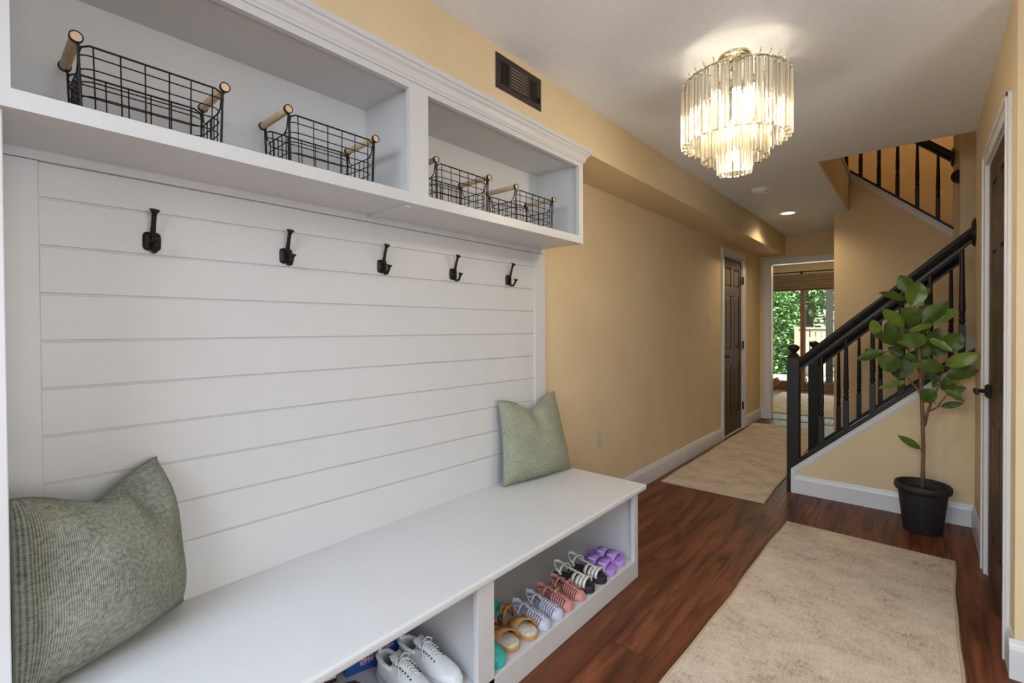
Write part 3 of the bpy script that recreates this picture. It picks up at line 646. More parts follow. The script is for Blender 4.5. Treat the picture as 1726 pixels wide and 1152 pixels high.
# shiplap back with sloping-free grooves
pn = thing('shiplap_panel', 'white shiplap back panel with horizontal grooves above the bench', 'wall panel', (.01, 1.1, .457))
zl = lambda k: 1.5795-.1177*k; zr = lambda k: 1.5868-.1238*k
b = MB(); g = .0028
ya, yb_ = .122, 2.078
lines = [(zl(k), zr(k)) for k in range(0, 9)]
prev = (1.667, 1.667)
for (a_, c_) in lines+[(.457-g, .457-g)]:
    lo = (a_+g, c_+g)
    hi = prev
    if lo[0] < .458: lo = (.457, max(.457, lo[1]))
    if hi[0] > lo[0]+.001:
        b.hexa([(.011, ya, lo[0]), (.016, ya, lo[0]), (.016, yb_, lo[1]), (.011, yb_, lo[1]), (.011, ya, hi[0]), (.016, ya, hi[0]), (.016, yb_, hi[1]), (.011, yb_, hi[1])])
    prev = (a_-g, c_-g)
obj('shiplap_boards', b, 'white', pn, bevel=.0014)
obj('backing', MB().box(.002, .011, ya, yb_, .457, 1.667), 'white', pn)
obj('stile', MB().box(.002, .024, 0.055, ya, .4575, 1.667), 'white', pn, bevel=.0015)
obj('stile', MB().box(.002, .024, yb_, 2.173, .4575, 1.667), 'white', pn, bevel=.0015)
obj('end_panel', MB().box(.002, .286, .018, .054, .4575, ZC-.0005), 'white', pn, bevel=.002)
cb_ = thing('cubby_shelf', 'white open cubby shelf with crown moulding holding the wire baskets', 'shelf', (.15, 1.1, ZC))
b = MB()
b.box(DU-.02, DU, Y0c, .065, ZC, 2.124).box(DU-.02, DU, 1.019, 1.101, ZC, 2.124).box(DU-.02, DU, 2.0955, Y1c, ZC, 2.124)
b.box(DU-.02, DU, .065, 1.019, ZC, 1.7278).box(DU-.02, DU, 1.101, 2.0955, ZC, 1.7278)
b.box(DU-.02, DU, .065, 1.019, 2.089, 2.124).box(DU-.02, DU, 1.101, 2.0955, 2.089, 2.124)
obj('face_frame', b, 'white', cb_)
b = MB().box(.010, DU-.02, Y0c, Y0c+.02, ZC, 2.12).box(.010, DU-.02, 1.035, 1.085, ZC+.018, 2.10).box(.010, DU-.02, Y1c-.02, Y1c, ZC, 2.12)
b.box(.010, DU-.02, Y0c+.02, Y1c-.02, 2.10, 2.12)
obj('carcass', b, 'white', cb_)
b = MB().box(.010, DU-.02, Y0c+.02, 1.0425, ZC, ZC+.018).box(.010, DU-.02, 1.0445, Y1c-.02, ZC, ZC+.018)
obj('shelf_bottom', b, 'white', cb_)
obj('back_panel', MB().box(.001, .010, Y0c, Y1c, ZC, 2.12), 'white', cb_)
obj('cleat', MB().box(.002, .030, .055, Y1c+.035, ZC-.022, ZC).box(.03, DU-.03, 1.020, 1.0415, ZC-.009, ZC), 'white', cb_)
# crown: profile (offset from face, z), runs along the front and returns at the end
prof = [(0, 2.112), (.006, 2.112), (.006, 2.120), (.010, 2.124), (.012, 2.132), (.018, 2.143), (.027, 2.151), (.029, 2.160), (.035, 2.163), (.035, 2.1805), (0, 2.1805)]
R = [[(DU+a, -.35, z) for a, z in prof], [(DU+a, Y1c+a, z) for a, z in prof], [(.002, Y1c+a, z) for a, z in prof]]
obj('crown_moulding', MB().rings(R), 'white', cb_)
obj('top_rail', MB().box(.002, DU-.0005, -.35, Y1c-.001, 2.1245, 2.1805), 'white', cb_)

# ---- coat hooks
def hook_parts(root):
    pl = []
    w, h = .021, .026
    ring = []
    for j in range(20):
        a = 2*PI*j/20; c, s = math.cos(a), math.sin(a)
        ring.append((w*math.copysign(abs(c)**.45, c), h*math.copysign(abs(s)**.45, s)))
    b = MB().rings([[(.0, y, z) for y, z in ring], [(.005, y, z) for y, z in ring], [(.009, y*.80, z*.80) for y, z in ring], [(.011, y*.55, z*.6) for y, z in ring]])
    obj('mounting_plate', b, 'iron', root, world=False, smooth=False)
    b = MB().tube([(.008, 0, .006), (.016, 0, .022), (.022, 0, .040), (.028, 0, .060), (.035, 0, .076)], [.0065, .006, .0052, .005, .0055], 8, sx=1.2)
    b.lathe([(.005, -.006), (.007, .0), (.011, .007), (.0125, .010), (.002, .011)], (0, 0, 0), 12)
    n = 60
    k = len(b.v)-60
    rot = Matrix.Translation((.035, 0, .074)) @ Matrix.Rotation(math.radians(28), 4, 'Y')
    for i in range(k, len(b.v)): b.v[i] = rot @ b.v[i]
    obj('upper_prong', b, 'iron', root, world=False, smooth=True)
    b = MB().tube([(.008, 0, -.004), (.012, 0, -.020), (.024, 0, -.031), (.038, 0, -.030), (.047, 0, -.018), (.051, 0, -.006)], [.0065, .006, .0055, .0052, .005, .0055], 8, sx=1.2)
    k = len(b.v)
    b.lathe([(.005, -.004), (.007, .0), (.0105, .006), (.0115, .009), (.002, .010)], (0, 0, 0), 12)
    rot = Matrix.Translation((.051, 0, -.007)) @ Matrix.Rotation(math.radians(20), 4, 'Y')
    for i in range(k, len(b.v)): b.v[i] = rot @ b.v[i]
    obj('lower_prong', b, 'iron', root, world=False, smooth=True)
HG = 'coat hooks in a row on the shiplap'
hk = [('black double coat hook nearest the left end panel', .3462), ('black double coat hook, second from the left above the bench', .7160), ('black double coat hook in the middle of the row of five', 1.0938), ('black double coat hook, second from the hall end of the row', 1.4745), ('black double coat hook nearest the hall end of the shiplap', 1.8600)]
h0 = thing('coat_hook', hk[0][0], 'coat hook', (.0165, hk[0][1], 1.500), 0, HG); hook_parts(h0)
for l, y in hk[1:]: dup(h0, (.0165, y, 1.500), label=l)

# ---- wire baskets (local x = along the shelf / world y)
def basket(root, L=.285, D=.175, H=.178):
    rw = .0016
    tap = .965                        # base narrower than the rim
    def loop(z, f, r=.03, drop=0):
        k = tap+(1-tap)*(z/H); a, d = L/2*k, D/2*k; pts = []
        for cx, cy, a0 in ((a-r, d-r, 0), (-a+r, d-r, 90), (-a+r, -d+r, 180), (a-r, -d+r, 270)):
            for q_ in range(5):
                t = math.radians(a0+q_*22.5); pts.append((cx+r*math.cos(t), cy+r*math.sin(t), z))
        return pts
    b = MB()
    for z in (.004, .036, .068, .100, .128): b.tube(loop(z, 1), rw, 5, closed=True)
    def P(u, side, z):   # long side points
        k = tap+(1-tap)*(z/H); return (u*k, side*D/2*k, z)
    for s in (-1, 1):
        for u in (-.118, -.07, -.024, .024, .07, .118):
            u_ = u*L/.285
            b.tube([P(u_, s, .004), P(u_, s, H)], rw, 5)
        # rim with rounded shoulders plus one wire beneath
        e = L/2
        b.tube([(-e, s*D/2, H-.022), (-e+.004, s*D/2, H-.008), (-e+.018, s*D/2, H), (e-.018, s*D/2, H), (e-.004, s*D/2, H-.008), (e, s*D/2, H-.022)], rw*1.5, 6)
        b.tube([P(-e, s, .152), P(-e+.015, s, .156), P(e-.015, s, .156), P(e, s, .152)], rw, 5)
        # base wires
    for u in [-.10+.033*i for i in range(7)]: b.tube([(u*L/.285, -D/2*tap, .004), (u*L/.285, D/2*tap, .004)], rw, 5)
    for v in (-.05, 0, .05): b.tube([(-L/2*tap, v, .004), (L/2*tap, v, .004)], rw, 5)
    obj('wire_cage', b, 'iron', root, world=False)
    for s in (-1, 1):
        b = MB()
        for t in (-1, 1):        # double corner posts
            for o in (0, .007):
                b.tube([(s*(L/2*tap), t*(D/2*tap-o), 0.003), (s*L/2, t*(D/2-o), H-.004), (s*(L/2+.003), t*(D/2-o), H+.004)], rw*1.25, 6)
        for z0_, z1_ in ((.004, .128),):
            for v in (-.055, -.028, 0, .028, .055): 
                k0 = tap
                b.tube([(s*L/2*k0, v*k0, z0_), (s*L/2*.975, v, z1_)], rw, 5)
        d = D/2-.008             # dipping handle wire
        b.tube([(s*L/2, -d, H), (s*L/2*.995, -d+.012, H-.040), (s*L/2*.99, -d+.030, .128), (s*L/2*.99, d-.030, .128), (s*L/2*.995, d-.012, H-.040), (s*L/2, d, H)], rw*1.2, 6)
        obj('end_frame', b, 'iron', root, world=False)
        h = obj('wooden_handle', MB().lathe([(.0105, -D/2-.004), (.0105, D/2+.004)], (s*(L/2+.004), 0, H+.010), 16, 'y'), 'dowel', root, world=False, smooth=False)
        for t in (-1, 1): obj('handle_ring', MB().lathe([(.0107, t*(D/2-.003)), (.0128, t*(D/2-.003)), (.0128, t*(D/2+.0055)), (.0107, t*(D/2+.0055))], (s*(L/2+.004), 0, H+.010), 16, 'y', cap=False), 'iron', h, world=False)
BG = 'wire baskets in the cubby shelf'
bz = ZC+.0185
bk = [('black wire basket with wooden handles at the left of the left cubby', .314, 0), ('black wire basket with wooden handles at the right of the left cubby', .7735, 0),
      ('black wire basket with wooden handles at the left of the right cubby', 1.332, 0), ('black wire basket with wooden handles nearest the hall, right end of the right cubby', 1.803, 0)]
XB = .158
b0 = thing('wire_basket', bk[0][0], 'basket', (XB, bk[0][1], bz), PI/2, BG); basket(b0)
for l, y, r in bk[1:]: dup(b0, (XB, y, bz), PI/2+r, label=l)

# ---- pillows
def pillow(root, BL, BR, TL, TR, T, chop, mtl, out, seed=1, bow=.035, uc=.5, cw=.20, kb=.55, ud=None):
    ud = uc if ud is None else ud
    """four corners in world space; out = direction of the front face"""
    BL, BR, TL, TR, out = map(Vector, (BL, BR, TL, TR, out)); out.normalize(); rn = random.Random(seed)
    ph = [rn.uniform(0, 6) for _ in range(6)]
    def base(u, v):
        p = BL*(1-u)*(1-v)+BR*u*(1-v)+TL*(1-u)*v+TR*u*v
        c = (BL+BR+TL+TR)/4
        eu = 1-(2*u-1)**2; ev = 1-(2*v-1)**2      # pull the edge middles in
        du = (BR-BL)*(1-v)+(TR-TL)*v; dv = (TL-BL)*(1-u)+(TR-BR)*u
        p = p+du*(-(2*u-1)*bow*ev*abs(2*u-1)**3)+dv*(-(2*v-1)*(bow*.6)*eu*abs(2*v-1)**3*(1 if v > .5 else .2))
        g_ = math.exp(-abs((u-uc)/cw)**1.5)
        p = p-dv*(chop*g_*v**5)
        return p, g_
    def side(sg):
        def fn(u, v):
            p, g_ = base(u, v)
            t = (max(0, 1-(abs(2*u-1))**2.6)**.55)*(max(0, 1-(abs(2*v-1))**2.6)**.55)
            t *= 1+.55*(.5-v)*(1-abs(2*u-1))
            t -= .55*math.exp(-((u-ud)/.09)**2)*math.exp(-((1-v)/.30)**2)*t
            t += .05*math.sin(7*u+ph[0]+3*v)*t+.035*math.sin(11*v+ph[1]-4*u)*t+.04*math.sin(16*u+9*v+ph[2])*t*v
            k = T*(1 if sg > 0 else kb)
            return p+out*(sg*t*k/1.0)
        return fn
    b = MB().grid(side(1), 44, 44)
    obj('cover_front', b, mtl, root, smooth=True)
    obj('cover_back', MB().grid(side(-1), 30, 30), mtl, root, smooth=True)
    pts = []
    for i in range(40): pts.append(base(i/40, 0)[0])
    for i in range(40): pts.append(base(1, i/40)[0])
    for i in range(40): pts.append(base(1-i/40, 1)[0])
    for i in range(40): pts.append(base(0, 1-i/40)[0])
    obj('seam_piping', MB().tube(pts, .0030, 6, closed=True), mtl, root, smooth=True)
zb = .4615
p2 = thing('throw_pillow', 'light sage green tweed pillow leaning at the hall end of the bench', 'pillow', (.12, 1.97, .457))
pillow(p2, at(848, 821, z=zb), at(963, 789, z=zb), at(839, 676, x=.045), at(934, 660, x=.055), .085, .17, 'cloth2', (1, -.25, .25), 3)
p1 = thing('throw_pillow', 'large grey-green tweed pillow in the left corner of the bench', 'pillow', (.16, .22, .457))
pillow(p1, (.215, .0585, zb), at(309, 1003, z=zb)+Vector((.035, -.01, 0)), (.175, .0585, .900), at(262, 766, x=.04), .115, .17, 'cloth', (.75, .66, .2), 5, .008, .50, .30, .25, .69)

# ================================================================== SHOES (local +x = toe)
def outline(L, Wd, side=1, n=40):
    """foot-shaped outline, heel at -L/2, toe at +L/2"""
    pts = []
    for j in range(n):
        t = 2*PI*j/n; x = math.cos(t); y = math.sin(t)
        u = (x+1)/2
        w = .36+.14*math.sin(PI*min(1, u*1.05))*0+(.15*u)-.05*math.exp(-((u-.42)/.16)**2)
        y2 = math.copysign(abs(y)**.80, y)*w*Wd
        y2 += side*Wd*.05*math.sin((u-.4)*PI)
        pts.append((x*L/2, y2))
    return pts
def sole(L, Wd, side, z0, z1, k0=1.0, k1=1.0, lift=0):
    o = outline(L, Wd, side); R = []
    for z, k in ((z0, k0*.97), (z0+(z1-z0)*.15, k0), (z1-(z1-z0)*.15, k1), (z1, k1*.97)):
        R.append([(x*k, y*k, z+lift*max(0, (x/L*2))**3) for x, y in o])
    return MB().rings(R)
def arch(x, L, Wd, side, h, n=9, base=.02, k=1.0, skew=0):
    """strap path across the foot at x"""
    u = x/L+.5; w = (.36+.15*u-.05*math.exp(-((u-.42)/.16)**2))*Wd*k; dy = side*Wd*.05*math.sin((u-.4)*PI)
    w *= math.sqrt(max(.05, 1-(2*x/L)**4))
    out = []
    for i in range(n):
        t = PI*i/(n-1); out.append((x+skew*math.cos(t), dy+w*math.cos(t), base+h*math.sin(t)**.8))
    return out
def place(name, label, cat, heel_toe, group, build, z=.0905, side=1):
    (hx, hy), (tx, ty) = heel_toe
    t = thing(name, label, cat, ((hx+tx)/2, (hy+ty)/2, z), math.atan2(ty-hy, tx-hx), group)
    build(t, math.hypot(tx-hx, ty-hy), side); return t
def L_(root, nm, b, m, **k): return obj(nm, b, m, root, world=False, **k)
def slide(root, L, side):
    W_ = .100; L_(root, 'sole', sole(L, W_, side, 0, .024, 1, 1), 'purple', smooth=False, bevel=.002)
    L_(root, 'footbed', sole(L*.93, W_*.9, side, .0235, .0265), 'purple')
    for x in (.045, -.015):
        s = L_(root, 'strap', MB().band(arch(x*L/.2, L, W_, side, .040, base=.014, k=1.0), .050, .004, (1, 0, 0)), 'purple', smooth=True)
        p = arch(x*L/.2, L, W_, side, .040, base=.014)[6]
        L_(root, 'buckle', MB().band([(p[0]-.014, p[1]-.004, p[2]+.005), (p[0]+.014, p[1]-.004, p[2]+.005)], .006, .003, (0, 1, .6)).band([(p[0]-.014, p[1]+.014, p[2]-.006), (p[0]+.014, p[1]+.014, p[2]-.006)], .006, .003, (0, 1, .6)).tube([(p[0]-.014, p[1]-.004, p[2]+.005), (p[0]-.014, p[1]+.014, p[2]-.006)], .0025, 6).tube([(p[0]+.014, p[1]-.004, p[2]+.005), (p[0]+.014, p[1]+.014, p[2]-.006)], .0025, 6), 'pbuckle')
def gladiator(root, L, side):
    W_ = .086; L_(root, 'sole', sole(L, W_, side, 0, .029, 1, 1), 'soleblk', bevel=.002)
    L_(root, 'footbed', sole(L*.92, W_*.88, side, .028, .031), 'soleblk')
    for i, x in enumerate((.070, .052, .034, .012)):
        L_(root, 'strap', MB().band(arch(x*L/.21, L, W_, side, .034-.002*i+.006*(i == 3), base=.026, k=.96), .0145, .003, (1, 0, 0)), 'strapw', smooth=True)
    L_(root, 'centre_strap', MB().band([(.070*L/.21, 0, .056), (.03, 0, .064), (-.01, 0, .070), (-.04, 0, .078)], .012, .003, (0, 1, 0)), 'strapw', smooth=True)
    L_(root, 'ankle_strap', MB().band(arch(-.045, L, W_, side, .048, base=.036, k=.96, skew=.012), .013, .0028, (1, 0, .3)), 'strapw', smooth=True)
    hp = [(-.045, .032, .045), (-.075, .030, .062), (-.094, .016, .074), (-.100, 0, .078), (-.094, -.016, .074), (-.075, -.030, .062), (-.045, -.032, .045)]
    L_(root, 'heel_strap', MB().band([(x*L/.21, y, z) for x, y, z in hp], .015, .003, (0, 0, 1)), 'strapw', smooth=True)
    L_(root, 'buckle', MB().tube([(-.052, .034, .05), (-.038, .034, .05), (-.038, .036, .064), (-.052, .036, .064)], .0018, 6, closed=True), 'chrome')
def jelly_s(root, L, side, m='jclear', mb='chrome', bow=False):
    W_ = .074; L_(root, 'sole', sole(L, W_, side, 0, .012, 1, 1), m)
    L_(root, 'footbed', sole(L*.94, W_*.9, side, .0118, .014), m)
    # fisherman cage: toe cap and ribs
    def cap(u, v):
        x = L*(.335+.15*u); a = arch(min(x, L*.49), L, W_, side, .023*math.sqrt(max(0, 1-u**3))+.002, 13, base=.010)
        i = v*12; k = int(min(11, i)); f = i-k; p = Vector(a[k])*(1-f)+Vector(a[k+1])*f; return p
    L_(root, 'toe_cap', MB().grid(cap, 8, 16), m, smooth=True)
    for k in range(6):
        x = L*(.30-.058*k)
        L_(root, 'cage_strap', MB().band(arch(x, L, W_, side, .031+.0022*k, base=.010), .0065, .0025, (1, 0, 0)), m, smooth=True)
    L_(root, 'centre_strap', MB().band([(L*.36, 0, .034), (L*.26, 0, .041), (L*.14, 0, .044), (L*.02, 0, .048), (-L*.06, 0, .053), (-L*.16, .004, .062)], .015, .003, (0, 1, 0)), m, smooth=True)
    L_(root, 'ankle_strap', MB().band(arch(-L*.17, L, W_, side, .048, base=.014, skew=.010), .009, .0025, (1, 0, 0)), m, smooth=True)
    hp = [(-.17, .46, .020), (-.28, .42, .034), (-.40, .30, .046), (-.47, 0, .050), (-.40, -.30, .046), (-.28, -.42, .034), (-.17, -.46, .020)]
    L_(root, 'heel_counter', MB().band([(a*L, c*W_*.85, z) for a, c, z in hp], [.010, .014, .022, .028, .022, .014, .010], .0025, (0, 0, 1)), m, smooth=True)
    L_(root, 'heel_counter', MB().band([(a*L, c*W_*.85, max(.008, z-.022)) for a, c, z in hp], .010, .0025, (0, 0, 1)), m, smooth=True)
    L_(root, 'buckle', MB().tube([(-L*.2, .034, .03), (-L*.14, .034, .03), (-L*.14, .036, .042), (-L*.2, .036, .042)], .0016, 6, closed=True), mb)
    if bow:
        L_(root, 'bow', MB().lathe([(.003, -.018), (.009, -.012), (.004, 0), (.009, .012), (.003, .018)], (L*.06, 0, .058), 10, 'y'), m, smooth=True)
def birk(root, L, side):
    W_ = .090; L_(root, 'sole', sole(L, W_, side, 0, .016, 1, 1), 'tanl', bevel=.001)
    L_(root, 'footbed', sole(L*.97, W_*.95, side, .015, .024, 1, .97), 'insolet', smooth=True)
    L_(root, 'wide_strap', MB().band(arch(.022, L, W_, side, .038, base=.016, k=1.03, skew=.020), [.046, .048, .044, .034, .028, .034, .044, .048, .046], .003, (1, 0, 0)), 'tanl', smooth=True)
    L_(root, 'ankle_strap', MB().band(arch(-.045, L, W_, side, .058, base=.020, k=.98), .014, .0025, (1, 0, 0)), 'tanl', smooth=True)
    L_(root, 'heel_strap', MB().band([(-.045, .030, .035), (-.07, .026, .050), (-.083, 0, .055), (-.07, -.026, .050), (-.045, -.030, .035)], .022, .0025, (0, 0, 1)), 'tanl', smooth=True)
    p = arch(.012, L, W_, side, .040, base=.016)[2]
    L_(root, 'buckle', MB().tube([(p[0]-.010, p[1]-.010, p[2]+.010), (p[0]+.010, p[1]-.010, p[2]+.010), (p[0]+.010, p[1]+.005, p[2]-.002), (p[0]-.010, p[1]+.005, p[2]-.002)], .0016, 6, closed=True), 'brass')
def clog(root, L, side, m='teal', h=.045):
    W_ = .082; L_(root, 'sole', sole(L, W_, side, 0, .018, 1, 1), m, bevel=.002)
    def cap(u, v):
        x = L*(-.02+.50*u); a = arch(min(x, L*.487), L, W_, side, h*math.sqrt(max(0, 1-u**3.5))+.001, 17, base=.014, k=1.0)
        i = v*16; k = int(min(15, i)); f = i-k; return Vector(a[k])*(1-f)+Vector(a[k+1])*f
    L_(root, 'upper', MB().grid(cap, 16, 22), m, smooth=True)
    L_(root, 'collar_edge', MB().tube(arch(-L*.02, L, W_, side, h, 17, base=.014), .0035, 7), m, smooth=True)
    L_(root, 'heel_strap', MB().band([(-.02*L, W_*.44, .025), (-.25*L, W_*.42, .034), (-.42*L, W_*.28, .040), (-.47*L, 0, .042), (-.42*L, -W_*.28, .040), (-.25*L, -W_*.42, .034), (-.02*L, -W_*.44, .025)], .014, .004, (0, 0, 1)), m, smooth=True)
def sneaker(root, L, side):
    W_ = .098; L_(root, 'sole', sole(L, W_, side, 0, .030, 1, 1.0, .004), 'sneaker', bevel=.003)
    # upper: closed loft of arches from heel to toe
    prof = [(-.47, .064, .78), (-.40, .070, .90), (-.28, .062, .97), (-.16, .062, .97), (-.04, .064, .96), (.08, .058, .95), (.20, .044, .94), (.32, .033, .93), (.41, .026, .90), (.47, .014, .80)]
    def up(x, h, k):
        a = arch(x*L, L, W_, side, h, 15, base=.028, k=k)
        if x < -.13:      # opening for the foot: sides stay up, top left open
            pass
        return a
    rows = [up(*p) for p in prof]
    b = MB(); n0 = 0
    N = 15
    for r in rows: b.v += [Vector(p) for p in r]
    for i in range(len(rows)-1):
        for j in range(N-1):
            if prof[i+1][0] <= -.15 and 3 <= j <= 10: continue   # foot opening
            a = i*N+j; b.f.append([a, a+N, a+N+1, a+1])
    b.f.append([j for j in range(N)]); b.f.append([(len(rows)-1)*N+j for j in range(N)])
    o = L_(root, 'upper', b, 'sneaker', smooth=True, sub=1)
    md = o.modifiers.new('sol', 'SOLIDIFY'); md.thickness = .004
    # lining and collar
    cp = []
    for i in range(0, 4): cp.append(rows[i][3])
    for i in range(3, -1, -1): cp.append(rows[i][11])
    ib = MB()
    for sg in (range(0, 4), range(11, 15)):
        n0 = len(ib.v); sg = list(sg)
        for rr_ in rows[:4]: ib.v += [Vector((rr_[q_][0]*.97, rr_[q_][1]*.92, rr_[q_][2])) for q_ in sg]
        for a_ in range(3):
            for q_ in range(3): k_ = n0+a_*4+q_; ib.f.append([k_, k_+4, k_+5, k_+1])
    L_(root, 'inner_lining', ib, 'sneakin', smooth=True)
    L_(root, 'collar', MB().tube([(x, y, z+.002) for x, y, z in cp], .0080, 8, closed=True), 'sneaker', smooth=True)
    L_(root, 'lining', MB().rings([[(x*.8-.22*L*.0, y*.72, z) for x, y in outline(L*.50, W_*.80, side, 20)] for z in (.034, .040)]).xf(Matrix.Translation((-.23*L, 0, 0))), 'sneakin')
    L_(root, 'tongue', MB().band([(-.19*L, 0, .106), (-.14*L, 0, .096), (-.04*L, 0, .092), (.08*L, 0, .085)], [.040, .042, .036, .028], .005, (0, 1, 0)), 'sneaker', smooth=True)
    def crown(f):
        for p_, q_ in zip(prof, prof[1:]):
            if p_[0] <= f <= q_[0]: return .028+p_[1]+(q_[1]-p_[1])*(f-p_[0])/(q_[0]-p_[0])
        return .09
    for k in range(7):
        x = (.170-.043*k)*L; h = crown(.170-.043*k)-.036
        for sgn in (-1, 1):
            L_(root, 'lace', MB().tube([(x, -.019*sgn, .031+h), (x-.007*L/.27, 0, .041+h), (x-.014*L/.27, .019*sgn, .032+h)], .0026, 6), 'sneaker', smooth=True)
        for sy_ in (.021, -.021): L_(root, 'eyelet', MB().lathe([(.003, 0), (.003, .0015)], (x, sy_, .033+h), 8), 'iron')
    for sgn in (-1, 1):
        lp = [(-.10*L, 0, .100), (-.08*L, .016*sgn, .110), (-.04*L, .030*sgn, .100), (-.05*L, .020*sgn, .094), (-.09*L, .004*sgn, .098)]
        L_(root, 'lace_bow', MB().tube(lp, .0026, 6), 'sneaker', smooth=True)
        L_(root, 'lace_end', MB().tube([(-.09*L, 0, .099), (-.03*L, .022*sgn, .092), (.04*L, .036*sgn, .072)], .0024, 6), 'sneaker', smooth=True)
SG = 'shoes on the bench compartment floor'
G = lambda s: s
place('slide_sandal', 'lavender double-buckle slide sandal nearest the compartment front edge', 'sandal', ((.370, 1.985), (.570, 1.985)), SG, slide, side=-1)
place('slide_sandal', 'lavender double-buckle slide sandal against the right end of the compartment', 'sandal', ((.362, 2.078), (.562, 2.074)), SG, slide)
place('strappy_sandal', 'white-strapped black sandal on the near side of its pair', 'sandal', ((.362, 1.776), (.572, 1.790)), SG, gladiator, side=-1)
place('strappy_sandal', 'white-strapped black sandal beside the lavender slides', 'sandal', ((.368, 1.886), (.574, 1.880)), SG, gladiator)
pj = lambda t, L, s: jelly_s(t, L, s, 'jpink', 'chrome', True)
place('jelly_sandal', 'pink glittery jelly sandal next to the clear jelly pair', 'sandal', ((.392, 1.603), (.572, 1.622)), SG, pj, side=-1)
place('jelly_sandal', 'pink glittery jelly sandal next to the white-strapped sandals', 'sandal', ((.392, 1.702), (.572, 1.705)), SG, pj)
place('jelly_sandal', 'clear lilac jelly sandal next to the tan sandals', 'sandal', ((.390, 1.445), (.572, 1.461)), SG, jelly_s, side=-1)
place('jelly_sandal', 'clear lilac jelly sandal next to the pink jelly pair', 'sandal', ((.390, 1.532), (.572, 1.540)), SG, jelly_s)
place('leather_sandal', 'tan leather sandal with buckle and fluffy beige insole, nearer the divider', 'sandal', ((.380, 1.282), (.556, 1.292)), SG, birk, side=-1)
place('leather_sandal', 'tan leather sandal partly behind its mate beside the clear jellies', 'sandal', ((.388, 1.377), (.568, 1.374)), SG, birk)
place('glitter_clog', 'turquoise glitter shoe by the divider at the compartment front', 'shoe', ((.390, 1.190), (.572, 1.196)), SG, lambda t, L, s: clog(t, L, s, 'jteal'), side=-1)
place('rubber_clog', 'plain teal green clog at the back behind the tan sandals', 'shoe', ((.205, 1.378), (.393, 1.388)), SG, clog)
place('sneaker', 'white lace-up sneaker nearer the blue carton', 'sneaker', ((.272, .893), (.542, .922)), SG, sneaker, side=-1)
place('sneaker', 'white lace-up sneaker touching the compartment divider', 'sneaker', ((.266, .990), (.536, 1.022)), SG, sneaker)
place('suede_shoe', 'dark maroon suede shoe left of the white sneakers', 'shoe', ((.28, .770), (.46, .785)), SG, lambda t, L, s: clog(t, L, s, 'darkred', .05))
def text(body, size, c, rz, root, m, ex=.0004):
    cu = bpy.data.curves.new('t', 'FONT'); cu.body = body; cu.size = size; cu.align_x = 'CENTER'; cu.align_y = 'CENTER'; cu.extrude = ex; cu.space_line = .8; cu.offset = size*.03
    o = bpy.data.objects.new('t', cu); COL.objects.link(o)
    me = bpy.data.meshes.new_from_object(o.evaluated_get(bpy.context.evaluated_depsgraph_get())); bpy.data.objects.remove(o)
    b = MB(); mt = Matrix.Translation(c) @ Matrix.Rotation(rz, 4, 'Z') @ Matrix.Rotation(PI/2, 4, 'X')
    b.v = [mt @ v.co for v in me.vertices]; b.f = [list(p.vertices) for p in me.polygons]
    return obj('printed_text', b, m, root, world=False)
# cartons are turned a little: local +x is their printed front
RB = math.atan2(-.051, .189)
bx = thing('shoe_box', 'blue printed shoe carton behind the white sneakers', 'box', (.2315, .9105, .0905), RB)
obj('carton', MB().box(-.165, 0, -.098, .098, 0, .105), 'boxblue', bx, bevel=.001, world=False)
obj('lid', MB().box(-.167, .003, -.100, .100, .105, .130), 'boxblue', bx, bevel=.001, world=False)
text('HELLO\nKITTY', .0165, (.0006, -.028, .034), PI/2, bx, 'textp')
text('HELLO KITTY', .011, (.0006, .034, .052), PI/2, bx, 'textp')
obj('printed_dot', MB().lathe([(.0065, .0002), (.0065, .0009)], (0, -.006, .055), 16, 'x'), 'textp', bx, world=False)
bx2 = thing('shoe_box', 'dark carton with white and tan print at the left of the blue carton', 'box', (.158, .690, .0905), RB)
obj('carton', MB().box(-.09, .012, -.12, .105, 0, .13), 'darkred', bx2, bevel=.001, world=False)
obj('printed_patch', MB().box(.012, .0125, .045, .103, .015, .085), 'cardw', bx2, world=False)
obj('printed_band', MB().box(.012, .0125, -.03, .045, .0, .045), 'tanl', bx2, world=False)

# ================================================================== RUGS
def rug(x0, x1, y0, y1, label, ang=0):
    t = thing('runner_rug', label, 'rug', ((x0+x1)/2, (y0+y1)/2, 0), ang)
    cx, cy = (x0+x1)/2, (y0+y1)/2; a, c = (x1-x0)/2, (y1-y0)/2
    rn = random.Random(int(x0*100))
    ph = rn.uniform(0, 6)
    def wob(y): return .004*math.sin(y*5+ph)+.002*math.sin(y*13)
    b = MB(); n = 30
    R = []
    for i in range(n+1):
        y = -c+2*c*i/n; w = wob(y)
        R.append([(-a+w+.012, y, 0), (a+w-.012, y, 0), (a+w-.012, y, .009), (-a+w+.012, y, .009)])
    b.rings(R)
    obj('pile', b, 'rug', t, world=False)
    b = MB()
    for s in (-1, 1): b.tube([(s*(a-.007)+wob(-c+2*c*i/n), -c+2*c*i/n, .005) for i in range(n+1)], .0065, 6)
    for s in (-1, 1): b.tube([(-a+.008+wob(s*c), s*c, .005), (a-.008+wob(s*c), s*c, .005)], .0055, 6)
    obj('binding', b, 'rugedge', t, world=False)
rug(.975, 1.765, .95, 3.40, 'near beige mottled runner rug in the foreground by the bench', math.radians(-1.2))
rug(.05, .805, 3.66, 6.62, 'farther beige mottled runner rug beside the newel post', math.radians(.6))

